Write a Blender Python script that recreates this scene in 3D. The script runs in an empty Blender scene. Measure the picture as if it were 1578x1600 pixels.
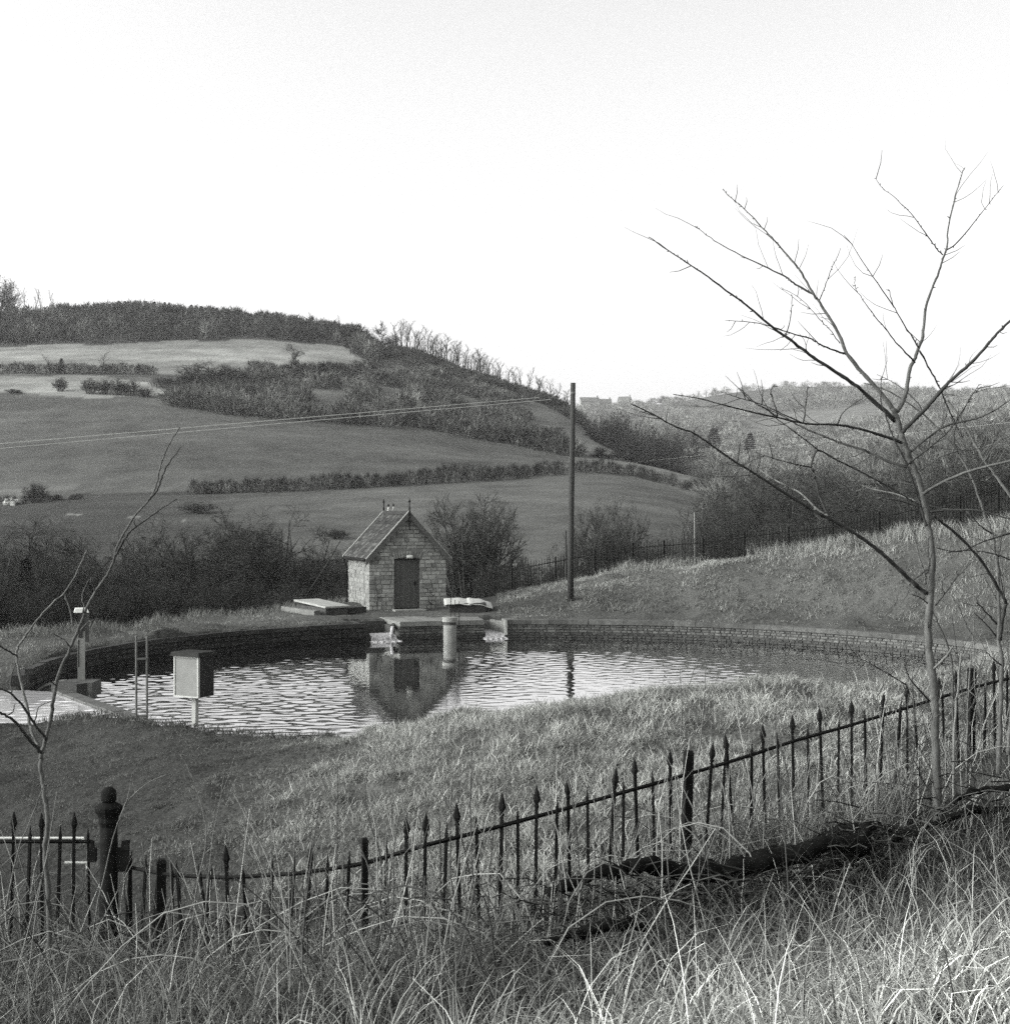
import bpy, math, random
import numpy as np
from mathutils import Vector, Matrix

R_ = math.radians
rng = np.random.default_rng(7)
random.seed(7)
scene = bpy.context.scene
COL = scene.collection
F = 2168.0                                   # focal length in pixels of a 1578 px wide frame
HAZE, SUN_E, SKY_S, EXPO, USE_DN = 0.00015, 0.5, 0.15, 1.67, False


def W(px, py, Y):
    """world point at depth Y seen at pixel (px, py) of the photo; camera at the origin looking along +Y"""
    return np.array([(px - 789.0) * Y / F, Y, (800.0 - py) * Y / F])


# ------------------------------------------------------------------ materials
MATS = {}
TONE = .75                                     # common scale for every surface value, set together with the exposure


def mat(name, v, scale=6.0, amt=0.35, rough=0.85, bump=0.0, bump_scale=None, tone=False, spec=0.2, fine=0.0, stretch=None, transl=0.0, broad=0):
    """grey procedural surface: value v, broken by two noises; tone=True multiplies by the mesh attribute «tone»"""
    if name in MATS:
        return MATS[name]
    v = v * TONE
    m = bpy.data.materials.new(name)
    m.use_nodes = True
    nt = m.node_tree
    N, L = nt.nodes, nt.links
    b = N['Principled BSDF']
    b.inputs['Roughness'].default_value = rough
    b.inputs['Specular IOR Level'].default_value = spec
    tc = N.new('ShaderNodeTexCoord')
    src = tc.outputs['Object']
    if stretch:
        mp = N.new('ShaderNodeMapping')
        mp.inputs['Scale'].default_value = stretch
        L.new(src, mp.inputs['Vector'])
        src = mp.outputs['Vector']
    n1 = N.new('ShaderNodeTexNoise')
    n1.inputs['Scale'].default_value = scale
    n1.inputs['Detail'].default_value = 6
    n1.inputs['Roughness'].default_value = 0.65
    L.new(src, n1.inputs['Vector'])
    mr = N.new('ShaderNodeMapRange')
    mr.inputs['From Min'].default_value = 0.25
    mr.inputs['From Max'].default_value = 0.75
    mr.inputs['To Min'].default_value = v * (1 - amt)
    mr.inputs['To Max'].default_value = v * (1 + amt)
    L.new(n1.outputs['Fac'], mr.inputs['Value'])
    val = mr.outputs['Result']
    if fine:
        n2 = N.new('ShaderNodeTexNoise')
        n2.inputs['Scale'].default_value = scale * 9
        n2.inputs['Detail'].default_value = 4
        L.new(src, n2.inputs['Vector'])
        m2 = N.new('ShaderNodeMapRange')
        m2.inputs['From Min'].default_value = 0.25
        m2.inputs['From Max'].default_value = 0.75
        m2.inputs['To Min'].default_value = 1 - fine
        m2.inputs['To Max'].default_value = 1 + fine
        L.new(n2.outputs['Fac'], m2.inputs['Value'])
        mu = N.new('ShaderNodeMath')
        mu.operation = 'MULTIPLY'
        L.new(val, mu.inputs[0])
        L.new(m2.outputs['Result'], mu.inputs[1])
        val = mu.outputs[0]
    if broad:
        n3 = N.new('ShaderNodeTexNoise')
        n3.inputs['Scale'].default_value = broad
        n3.inputs['Detail'].default_value = 8
        n3.inputs['Roughness'].default_value = .7
        L.new(src, n3.inputs['Vector'])
        m3 = N.new('ShaderNodeMapRange')
        m3.inputs['From Min'].default_value = 0.25
        m3.inputs['From Max'].default_value = 0.75
        m3.inputs['To Min'].default_value = .55
        m3.inputs['To Max'].default_value = 1.45
        L.new(n3.outputs['Fac'], m3.inputs['Value'])
        mu = N.new('ShaderNodeMath')
        mu.operation = 'MULTIPLY'
        L.new(val, mu.inputs[0])
        L.new(m3.outputs['Result'], mu.inputs[1])
        val = mu.outputs[0]
    if tone:
        at = N.new('ShaderNodeAttribute')
        at.attribute_name = 'tone'
        mu = N.new('ShaderNodeMath')
        mu.operation = 'MULTIPLY'
        L.new(val, mu.inputs[0])
        L.new(at.outputs['Fac'], mu.inputs[1])
        val = mu.outputs[0]
    cc = N.new('ShaderNodeCombineColor')
    for k in range(3):                                              # the print is a trace warm-green, not dead grey
        tn = N.new('ShaderNodeMath')
        tn.operation = 'MULTIPLY'
        tn.inputs[1].default_value = (.975, 1.0, .945)[k]
        L.new(val, tn.inputs[0])
        L.new(tn.outputs[0], cc.inputs[k])
    L.new(cc.outputs[0], b.inputs['Base Color'])
    if bump:
        nb = N.new('ShaderNodeTexNoise')
        nb.inputs['Scale'].default_value = bump_scale or scale * 3
        nb.inputs['Detail'].default_value = 5
        L.new(src, nb.inputs['Vector'])
        bp = N.new('ShaderNodeBump')
        bp.inputs['Strength'].default_value = min(1.0, bump * 20)
        bp.inputs['Distance'].default_value = bump
        L.new(nb.outputs['Fac'], bp.inputs['Height'])
        L.new(bp.outputs['Normal'], b.inputs['Normal'])
    if transl:
        tr = N.new('ShaderNodeBsdfTranslucent')
        L.new(cc.outputs[0], tr.inputs['Color'])
        mx = N.new('ShaderNodeMixShader')
        mx.inputs[0].default_value = transl
        L.new(b.outputs[0], mx.inputs[1])
        L.new(tr.outputs[0], mx.inputs[2])
        L.new(mx.outputs[0], N['Material Output'].inputs['Surface'])
    MATS[name] = m
    return m


# ------------------------------------------------------------------ mesh helpers
def link(name, me, parent=None):
    o = bpy.data.objects.new(name, me)
    COL.objects.link(o)
    if parent is not None:
        o.parent = parent
    return o


def tag(o, label=None, cat=None, group=None, kind=None):
    if label:
        o['label'] = label
    if cat:
        o['category'] = cat
    if group:
        o['group'] = group
    if kind:
        o['kind'] = kind
    return o


def empty(name, loc, label, cat, group=None, rz=0.0):
    o = bpy.data.objects.new(name, None)
    COL.objects.link(o)
    o.location = loc
    o.rotation_euler = (0, 0, rz)
    o.empty_display_size = 0.3
    return tag(o, label, cat, group)


def np_mesh(name, V, Q, material, tone=None, tri=False, smooth=False, domain='FACE'):
    """bulk mesh: V (n,3), Q (m,4) or (m,3); tone per face or point"""
    me = bpy.data.meshes.new(name)
    V = np.ascontiguousarray(V, np.float32)
    Q = np.ascontiguousarray(Q, np.int32)
    k = Q.shape[1]
    me.vertices.add(len(V))
    me.vertices.foreach_set('co', V.ravel())
    me.loops.add(Q.size)
    me.loops.foreach_set('vertex_index', Q.ravel())
    me.polygons.add(len(Q))
    me.polygons.foreach_set('loop_start', np.arange(0, Q.size, k, dtype=np.int32))
    if smooth:
        me.polygons.foreach_set('use_smooth', np.ones(len(Q), bool))
    me.update(calc_edges=True)
    if tone is not None:
        a = me.attributes.new('tone', 'FLOAT', domain)
        a.data.foreach_set('value', np.ascontiguousarray(tone, np.float32))
    if material:
        me.materials.append(material)
    return me


class MB:
    """collects boxes, tubes, prisms into one mesh with a per-face tone"""

    def __init__(s):
        s.v, s.f, s.t = [], [], []

    def add(s, vs, fs, tone=1.0):
        o = len(s.v)
        s.v += [tuple(map(float, p)) for p in vs]
        s.f += [tuple(i + o for i in f) for f in fs]
        s.t += [tone] * len(fs)
        return s

    def box(s, c, size, rz=0.0, tone=1.0, jit=0.0, top=1.0):
        hx, hy, hz = size[0] / 2, size[1] / 2, size[2] / 2
        cs, sn = math.cos(rz), math.sin(rz)
        vs = []
        for z, k in ((-hz, 1.0), (hz, top)):
            for x, y in ((-hx, -hy), (hx, -hy), (hx, hy), (-hx, hy)):
                x, y = x * k, y * k
                vs.append((c[0] + x * cs - y * sn + random.uniform(-jit, jit), c[1] + x * sn + y * cs + random.uniform(-jit, jit), c[2] + z + random.uniform(-jit, jit)))
        return s.add(vs, [(3, 2, 1, 0), (4, 5, 6, 7), (0, 1, 5, 4), (1, 2, 6, 5), (2, 3, 7, 6), (3, 0, 4, 7)], tone)

    def slab(s, p, ux, uy, uz, tone=1.0, ch=0.0):
        """box from corner p along three edge vectors; ch insets the uz end (a rough dressed face)"""
        p, ux, uy, uz = (np.array(a, float) for a in (p, ux, uy, uz))
        a, b = ux / np.linalg.norm(ux) * ch, uy / np.linalg.norm(uy) * ch
        vs = [p, p + ux, p + ux + uy, p + uy, p + uz + a + b, p + uz + ux - a + b, p + uz + ux + uy - a - b, p + uz + uy + a - b]
        fs = [(3, 2, 1, 0), (4, 5, 6, 7), (0, 1, 5, 4), (1, 2, 6, 5), (2, 3, 7, 6), (3, 0, 4, 7)]
        if np.dot(np.cross(ux, uy), uz) < 0:
            fs = [f[::-1] for f in fs]
        return s.add(vs, fs, tone)

    def tube(s, pts, rad, n=6, tone=1.0, cap=True):
        pts = [np.array(p, float) for p in pts]
        if not hasattr(rad, '__len__'):
            rad = [rad] * len(pts)
        o = len(s.v)
        up = None
        for i, p in enumerate(pts):
            d = pts[min(i + 1, len(pts) - 1)] - pts[max(i - 1, 0)]
            d = d / (np.linalg.norm(d) + 1e-9)
            if up is None:
                a = np.array([0, 0, 1.0]) if abs(d[2]) < 0.9 else np.array([1.0, 0, 0])
                up = np.cross(d, a)
            up = up - d * np.dot(up, d)
            up /= np.linalg.norm(up) + 1e-9
            w = np.cross(d, up)
            for k in range(n):
                t = 2 * math.pi * k / n
                s.v.append(tuple(p + (up * math.cos(t) + w * math.sin(t)) * rad[i]))
        for i in range(len(pts) - 1):
            for k in range(n):
                a, b = o + i * n + k, o + i * n + (k + 1) % n
                s.f.append((a, b, b + n, a + n))
                s.t.append(tone)
        if cap:
            s.f.append(tuple(o + k for k in range(n))[::-1])
            s.f.append(tuple(o + (len(pts) - 1) * n + k for k in range(n)))
            s.t += [tone, tone]
        return s

    def lathe(s, prof, c=(0, 0, 0), n=12, tone=1.0):
        """profile [(r, z)...] round the vertical through c"""
        o = len(s.v)
        for r, z in prof:
            for k in range(n):
                t = 2 * math.pi * k / n
                s.v.append((c[0] + r * math.cos(t), c[1] + r * math.sin(t), c[2] + z))
        for i in range(len(prof) - 1):
            for k in range(n):
                a, b = o + i * n + k, o + i * n + (k + 1) % n
                s.f.append((a, b, b + n, a + n))
                s.t.append(tone)
        s.f.append(tuple(o + k for k in range(n))[::-1])
        s.f.append(tuple(o + (len(prof) - 1) * n + k for k in range(n)))
        s.t += [tone, tone]
        return s

    def mesh(s, name, material, smooth=False, bevel=0):
        me = bpy.data.meshes.new(name)
        me.from_pydata(s.v, [], s.f)
        a = me.attributes.new('tone', 'FLOAT', 'FACE')
        a.data.foreach_set('value', np.array(s.t, np.float32))
        if smooth:
            me.polygons.foreach_set('use_smooth', np.ones(len(me.polygons), bool))
        me.materials.append(material)
        me.update()
        return me

    def build(s, name, material, parent=None, smooth=False):
        return link(name, s.mesh(name, material, smooth), parent)


def smoothstep(a, b, x):
    t = np.clip((x - a) / (b - a), 0, 1)
    return t * t * (3 - 2 * t)


def vnoise(x, y, seed=0):
    """cheap smooth value noise in the plane, vectorised, about -1..1"""
    x, y = np.asarray(x, float), np.asarray(y, float)
    xi, yi = np.floor(x), np.floor(y)
    fx, fy = x - xi, y - yi
    fx, fy = fx * fx * (3 - 2 * fx), fy * fy * (3 - 2 * fy)

    def h(a, b):
        s = np.sin(a * 127.1 + b * 311.7 + seed * 74.7) * 43758.5453
        return (s - np.floor(s)) * 2 - 1
    return (h(xi, yi) * (1 - fx) + h(xi + 1, yi) * fx) * (1 - fy) + (h(xi, yi + 1) * (1 - fx) + h(xi + 1, yi + 1) * fx) * fy


# ------------------------------------------------------------------ the lie of the land
PC = np.array([1.3, 34.4])                   # pond centre
PR = 12.5                                    # pond radius
ZW = -4.25                                   # water level (camera height = 0)
ZR = -3.67                                   # top of the pond wall
CH0, CH1 = np.array([-10.45, 31.9]), np.array([-7.0, 26.7])   # ends of the straight weir on the pond's left

# line of the near railings: (pixel, depth, pixel height of the rail)
FENCE = [(186, 12.4, 1349), (205, 12.1, 1356), (264, 11.4, 1368), (355, 10.8, 1372), (471, 10.4, 1365), (568, 10.25, 1350), (662, 10.2, 1322), (780, 10.5, 1292), (891, 11.0, 1262), (997, 11.7, 1232), (1075, 12.2, 1210), (1149, 12.6, 1188), (1241, 13.2, 1158), (1331, 13.8, 1133), (1437, 14.7, 1100), (1518, 15.5, 1075), (1578, 16.2, 1060), (1700, 17.6, 1034), (1850, 19.4, 1000)]
FENCE_W = np.array([W(*(p[0], p[2], p[1])) for p in FENCE])

near = [(0, 0, -1.6), (3, 0, -1.5), (-3, 0, -1.9), (6, 0, -1.3), (-6, 0, -2.4), (0, -6, -1.4), (7, -6, -1.2), (-7, -6, -1.9),
        (2, 3.5, -1.68), (0.3, 3.5, -1.9), (-2, 3.5, -2.3), (-5, 3.5, -2.9), (5, 4, -1.5),
        (1.82, 5.0, -1.85), (0.86, 6.0, -2.25), (-0.63, 7.2, -2.75), (-2.9, 8.0, -3.05), (3.6, 7.0, -2.05), (2.4, 7.0, -2.3), (6, 8, -1.9), (-6, 8, -3.3),
        (1.2, 9.3, -3.05), (2.2, 10.0, -3.1), (0.1, 9.0, -3.1), (3.6, 10.5, -2.85), (-2.6, 9.6, -3.5), (5.5, 11.5, -2.5), (7.5, 13, -2.4),
        (1.9, 15.5, -2.85), (4.5, 17, -2.5), (-1, 15, -3.2), (-3, 16, -3.6), (-6, 17, -3.85), (-5, 13.5, -4.05), (-8, 14, -4.1), (-9, 20, -4.0), (-12, 16, -4.0), (9, 17, -2.3),
        (-3.0, 22.0, -3.7), (-1.8, 20.5, -3.36), (-0.82, 20, -3.08), (0.91, 19.5, -2.74), (1.9, 19.5, -2.6), (3.7, 19.5, -2.54), (6, 20, -2.36), (7.6, 20.5, -2.15), (11, 21, -2.1), (13, 24, -2.4), (-5.5, 22.5, -3.68), (-8, 24, -3.9),
        (-8.5, 26.3, -4.03), (-11, 26.4, -4.05), (-14, 26.5, -4.0), (-11.9, 32.8, -3.97), (-15, 33.7, -3.85), (-18, 28, -3.8), (-20, 20, -3.7), (-20, 35, -3.6),
        (-14.2, 39, -3.42), (-12.5, 41, -3.5), (-10.4, 46, -3.56), (-8.1, 51.5, -3.6), (-6.8, 54, -3.62), (-5, 52, -3.67), (-2.4, 53, -3.67), (-6.2, 55.2, -3.67), (-3.5, 56.5, -3.7), (-0.3, 57.5, -3.55),
        (-18, 44, -4.9), (-14.8, 48, -5.1), (-11.5, 54, -5.3), (-8.5, 60, -5.5), (-4, 63, -5.8), (-1, 65, -6.0),
        (2.37, 50, -3.34), (5.45, 56, -2.4), (9.86, 52, -1.72), (13.5, 48, -1.22), (16, 44, -0.85), (17.9, 38, -0.5), (19, 32, -0.3), (2.2, 57.5, -3.1),
        (7, 64, -5.0), (13, 60, -4.0), (18, 56, -2.6), (22, 50, -1.5), (25, 40, -0.4), (24, 30, 0.2)]
for p in FENCE_W[:]:
    near.append((p[0], p[1], p[2] - 0.9))
for a in range(-60, 260, 16):
    if 186 < a < 222:
        continue
    t = R_(a)
    r = PR + 0.7
    x, y = PC[0] + r * math.cos(t), PC[1] + r * math.sin(t)
    near.append((x, y, ZR))
    if -25 < a < 100:
        r = PR + 2.1
        near.append((PC[0] + r * math.cos(t), PC[1] + r * math.sin(t), ZR + 0.06))
for a in (-110, -90, -75):
    t = R_(a)
    near.append((PC[0] + (PR + .6) * math.cos(t), PC[1] + (PR + .6) * math.sin(t), ZR + 0.1))
near = np.array(near, float)
NEAR_C = 0.9


def _phi(d2):
    return np.sqrt(d2 + NEAR_C * NEAR_C)


_A = _phi(((near[:, None, :2] - near[None, :, :2]) ** 2).sum(-1))
_A += np.eye(len(near)) * -0.05
NEAR_W = np.linalg.solve(_A, near[:, 2] - near[:, 2].mean())
NEAR_MEAN = near[:, 2].mean()


def near_z(X, Y):
    out = np.full(X.shape, NEAR_MEAN)
    for (cx, cy, _z), w in zip(near, NEAR_W):
        out = out + w * np.sqrt((X - cx) ** 2 + (Y - cy) ** 2 + NEAR_C * NEAR_C)
    return out


# far land: for bearings (as photo columns) a profile of (depth, pixel height); zs = explicit height
def zpix(Y, py):
    return (800 - py) * Y / F


def hillcol(A, B, D, E, R, back):
    k = [(62, -6.0), (90, -8.5), (130, -4.0)]
    k += [(Y, zpix(Y, py)) for Y, py in (A, B, D, E, R)]
    zr = k[-1][1]
    k += [(R[0] + 60, zr - 2), (R[0] + 220, zr - 14)] + [(Y, zpix(Y, py)) for Y, py in back]
    return k


COLS = {
    -1200: hillcol((200, 790), (300, 622), (330, 584), (400, 552), (480, 496), [(1500, 730)]),
    0: hillcol((200, 786), (300, 622), (332, 584), (400, 549), (480, 492), [(1500, 730)]),
    200: hillcol((198, 774), (290, 628), (335, 588), (405, 537), (480, 486), [(1500, 720)]),
    400: hillcol((198, 768), (275, 655), (345, 590), (410, 529), (470, 500), [(1500, 700)]),
    540: hillcol((202, 762), (280, 666), (350, 591), (415, 542), (455, 520), [(1500, 690)]),
    650: hillcol((206, 757), (283, 671), (345, 610), (400, 572), (440, 551), [(1500, 670)]),
    800: hillcol((215, 749), (285, 692), (330, 655), (375, 627), (410, 607), [(1500, 645)]),
    900: hillcol((225, 739), (275, 713), (310, 690), (360, 656), (400, 637), [(800, 690), (1500, 640)]),
    960: [(62, -6), (90, -8.5), (130, -4), (230, zpix(230, 739)), (270, zpix(270, 721)), (295, zpix(295, 709)), (325, zpix(325, 701)), (420, 6), (800, zpix(800, 690)), (1500, zpix(1500, 633))],
    1050: [(62, -5.5), (90, -8.5), (130, -5), (215, zpix(215, 762)), (250, zpix(250, 737)), (280, zpix(280, 727)), (380, 2), (800, zpix(800, 690)), (1500, zpix(1500, 629))],
    1125: [(62, -5), (90, -8), (130, -6), (195, zpix(195, 801)), (225, zpix(225, 762)), (255, zpix(255, 746)), (340, 0), (800, zpix(800, 695)), (1500, zpix(1500, 613))],
    1200: [(62, -4.5), (90, -7), (150, -4), (200, -2), (340, 2), (600, zpix(600, 735)), (1000, zpix(1000, 668)), (1500, zpix(1500, 603))],
    1300: [(62, -3.5), (90, -6), (150, -2), (300, zpix(300, 782)), (600, zpix(600, 725)), (1000, zpix(1000, 652)), (1500, zpix(1500, 600))],
    1400: [(62, -3), (90, -5), (120, -2), (300, zpix(300, 765)), (600, zpix(600, 695)), (1000, zpix(1000, 642)), (1500, zpix(1500, 601))],
    1578: [(62, -2), (90, -3), (120, 0), (250, zpix(250, 745)), (450, zpix(450, 675)), (700, zpix(700, 640)), (1500, zpix(1500, 611))],
    2600: [(62, -1), (90, -2), (120, 1), (250, zpix(250, 745)), (450, zpix(450, 680)), (700, zpix(700, 645)), (1500, zpix(1500, 620))],
}
_lY = np.linspace(math.log(50), math.log(6000), 420)
_cu = np.array([(p - 789.0) / F for p in COLS])
_rows = []
for k in COLS.values():
    ks = np.array(k)
    z = np.interp(np.exp(_lY), ks[:, 0], ks[:, 1])
    _rows.append(z)
_tab = np.array(_rows)
_ker = np.exp(-0.5 * (np.arange(-6, 7) / 2.6) ** 2)
_ker /= _ker.sum()
_tab = np.array([np.convolve(np.pad(r, 6, mode='edge'), _ker, mode='valid') for r in _tab])
_ug = np.linspace(_cu[0], _cu[-1], 700)
_grid = np.array([np.interp(_ug, _cu, _tab[:, j]) for j in range(_tab.shape[1])])
_k2 = np.exp(-0.5 * (np.arange(-14, 15) / 5.0) ** 2)
_k2 /= _k2.sum()
_grid = np.array([np.convolve(np.pad(r, 14, mode='edge'), _k2, mode='valid') for r in _grid])


def far_z(X, Y):
    Yc = np.clip(Y, 51, 5900)
    u = np.clip(X / Yc, _ug[0] + 1e-4, _ug[-1] - 1e-4)
    a = (np.log(Yc) - _lY[0]) / (_lY[1] - _lY[0])
    b = (u - _ug[0]) / (_ug[1] - _ug[0])
    i, j = np.floor(a).astype(int), np.floor(b).astype(int)
    fa, fb = a - i, b - j
    i1, j1 = np.minimum(i + 1, _grid.shape[0] - 1), np.minimum(j + 1, _grid.shape[1] - 1)
    return (_grid[i, j] * (1 - fb) + _grid[i, j1] * fb) * (1 - fa) + (_grid[i1, j] * (1 - fb) + _grid[i1, j1] * fb) * fa


def in_poly(X, Y, P):
    c = np.zeros(X.shape, bool)
    n = len(P)
    for i in range(n):
        (x0, y0), (x1, y1) = P[i], P[(i + 1) % n]
        if y0 == y1:
            continue
        k = ((y0 > Y) != (y1 > Y)) & (X < (x1 - x0) * (Y - y0) / (y1 - y0) + x0)
        c ^= k
    return c


BASIN2 = [tuple(CH0 + (-.1, -.05)), tuple(CH1 + (-.15, .15)), (-10.0, 27.0), (-20, 27.6), (-20, 33.6), (-12, 32.1)]


def H(X, Y, holes=True):
    """height of the ground"""
    X, Y = np.atleast_1d(np.asarray(X, float)), np.atleast_1d(np.asarray(Y, float))
    w = smoothstep(60, 82, np.hypot(X, Y))
    z = np.where(w < 1, near_z(X, np.minimum(Y, 90)), 0) * (1 - w) + far_z(X, Y) * w
    d = np.hypot(X, Y)
    z = z + np.maximum(0, vnoise(X * 2.1, Y * 2.1, 8)) * 0.13 * (Y > 12) * (Y < 30) * (.55 + .45 * smoothstep(-6, -1, X))      # tussocks
    z = z + np.maximum(0, vnoise(X * 1.0, Y * 1.0, 9)) * 0.24 * (Y > 40) * (d < 90) * np.maximum(smoothstep(-8, -10, X), smoothstep(.8, 3, X))
    z = z + vnoise(X * .9, Y * .9, 1) * 0.05 * (d < 90) + vnoise(X * 2.7, Y * 2.7, 2) * 0.025 * (d < 90)
    z = z + vnoise(X * .03, Y * .03, 3) * 0.7 * smoothstep(90, 300, d) + vnoise(X * .008, Y * .008, 5) * 3 * smoothstep(400, 900, d)
    if holes:
        r = np.hypot(X - PC[0], Y - PC[1])
        s = (X - CH0[0]) * (CH1[1] - CH0[1]) - (Y - CH0[1]) * (CH1[0] - CH0[0])
        z = np.where((r < PR + 0.2), -5.8, z)
        z = np.where(in_poly(X, Y, BASIN2), -5.2, z)
        th = np.arctan2(Y - PC[1], X - PC[0])
        z = np.where((r < PR + 1.5) & (th > R_(94.5)) & (th < R_(118.5)), -5.8, z)
    return z


def hz(x, y):
    return float(H(x, y, False)[0])


def depth_at(px, py, a, b):
    """depth between a and b where the ground on column px is seen at pixel height py"""
    Y = np.linspace(a, b, 200)
    z = H((px - 789.0) * Y / F, Y, False)
    return float(Y[np.argmin(np.abs(800 - z * F / Y - py))])


def g(px, Y, dz=0.0):
    """ground point on photo column px at depth Y"""
    x = (px - 789.0) * Y / F
    return (x, Y, hz(x, Y) + dz)

# ------------------------------------------------------------------ ground sheet
def curve(pts):
    a = np.array(pts, float)
    return lambda px: np.interp(px, a[:, 0], a[:, 1])


fA = curve([(-1200, 200), (0, 200), (200, 198), (400, 198), (540, 202), (650, 206), (800, 215), (900, 225), (960, 230), (1050, 215), (1125, 195), (1200, 170)])
fB = curve([(-1200, 300), (0, 300), (200, 291), (300, 285), (400, 275), (540, 279), (650, 282), (800, 285), (900, 277), (960, 268), (1050, 250)])
fD = curve([(-1200, 332), (0, 332), (200, 335), (400, 345), (540, 349), (650, 345), (800, 330)])
fE = curve([(-1200, 402), (0, 402), (200, 407), (400, 412), (540, 416), (590, 372), (600, 345)])


def ground_tone(X, Y):
    px = X / np.maximum(Y, 1.0) * F + 789
    d = np.hypot(X, Y)
    t = np.full(X.shape, 0.085)
    n1, n2 = vnoise(X * .35, Y * .35, 11), vnoise(X * .05, Y * .05, 12)
    t = np.where(Y < 13.5 + .1 * X, .022, t)  # near ground blackened: shade between the stems is put into its tone
    t = np.where((Y > 13.5 + .1 * X) & (Y < 31), .05 + .05 * smoothstep(-4, -1, X), t)  # left turf darker: the bank's shade is put into the tone
    t = t * (1 + .25 * n1)
    # fields on the hill: each has its own crop
    jit = vnoise(X * .06, Y * .06, 13) * 3
    Yj = Y + jit
    low = .052 + .048 * smoothstep(150, 600, px)
    far = Y > 110
    near_hill = far & (px < 1130) & (Y < 520)
    th = np.where(Yj < fA(px), low, np.where(Yj < fB(px), 0.088, 0.105))
    th = np.where((Yj > fD(px)) & (Yj < fE(px)) & (px < 600), np.where(vnoise(X * .008, Y * .05, 15) > -.1, 0.27, 0.20), th)
    e2 = np.interp(px, [150, 262], [0, 13])
    th = np.where((Yj > fB(px) + 3 + e2) & (Yj < fD(px) - 4 - e2) & (px < 262), 0.25 * (1 + .2 * vnoise(X * .03, Y * .5, 19)), th)
    th = np.where((Yj >= fE(px)) & (px < 600), 0.05, th)
    yl = np.interp(px, [105, 290], [174, 163])
    th = np.where((px > 105) & (px < 290) & (np.abs(Y - yl) < 1.3) & (vnoise(X * .2, Y * .01, 21) > -.35), .19, th)
    th = np.where((px > 60) & (px < 320) & (np.abs(Y - fA(px) - 1) < 1.6) & (vnoise(X * .15, Y * .1, 22) > -.3), .045, th)
    th = np.where((px > -50) & (px < 420) & (np.abs(Y - fA(px) - 7) < 2.2) & (vnoise(X * .12, Y * .1, 23) > .1), .13, th)
    th = np.where((px > 640) & (px < 1130) & (Yj > fB(px)), 0.13, th)
    th = np.where((px > 890) & (px < 1130) & (Yj > fA(px)) & (Yj < fB(px) + 60), 0.15, th)
    th = th * (1 + .16 * vnoise(X * .02, Y * .09, 16) + .12 * vnoise(X * .12, Y * .5, 17))
    t = np.where(near_hill, th * 1.05, t)
    t = np.where(far & ~near_hill, 0.13 * (1 + .3 * vnoise(X * .01, Y * .01, 18)), t)  # far ground lightened: some of the haze is in its tone
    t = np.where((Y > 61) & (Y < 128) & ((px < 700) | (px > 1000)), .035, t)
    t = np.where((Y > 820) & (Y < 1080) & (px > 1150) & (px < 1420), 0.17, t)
    return np.clip(t, 0.02, 0.4)


O0 = 8.0                                       # the sheet fans out from 8 m behind the camera
us = np.concatenate([np.linspace(-1.3, -0.48, 36)[:-1], np.linspace(-0.48, 0.48, 430), np.linspace(0.48, 1.3, 36)[1:]])
ds = [3.0]
while ds[-1] < 78:
    ds.append(ds[-1] + (0.17 if 30 < ds[-1] < 58 else 0.25))
while ds[-1] < 5600:
    ds.append(ds[-1] * (1.008 if 175 < ds[-1] < 480 else 1.016))
ds = np.array(ds)
UU, DD = np.meshgrid(us, ds)
GX, GY = (UU * DD).ravel(), (DD - O0).ravel()
GZ = H(GX, GY)
nu, nd = len(us), len(ds)
ii, jj = np.meshgrid(np.arange(nd - 1), np.arange(nu - 1), indexing='ij')
a = (ii * nu + jj).ravel()
Q = np.stack([a, a + 1, a + nu + 1, a + nu], 1)
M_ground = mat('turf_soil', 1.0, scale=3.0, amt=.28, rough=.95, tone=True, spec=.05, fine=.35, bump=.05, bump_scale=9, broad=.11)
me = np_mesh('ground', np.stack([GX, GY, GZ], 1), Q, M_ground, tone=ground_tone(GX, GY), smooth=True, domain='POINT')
tag(link('ground', me), 'grassy slopes, fields and hillsides', 'ground', kind='structure')


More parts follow.
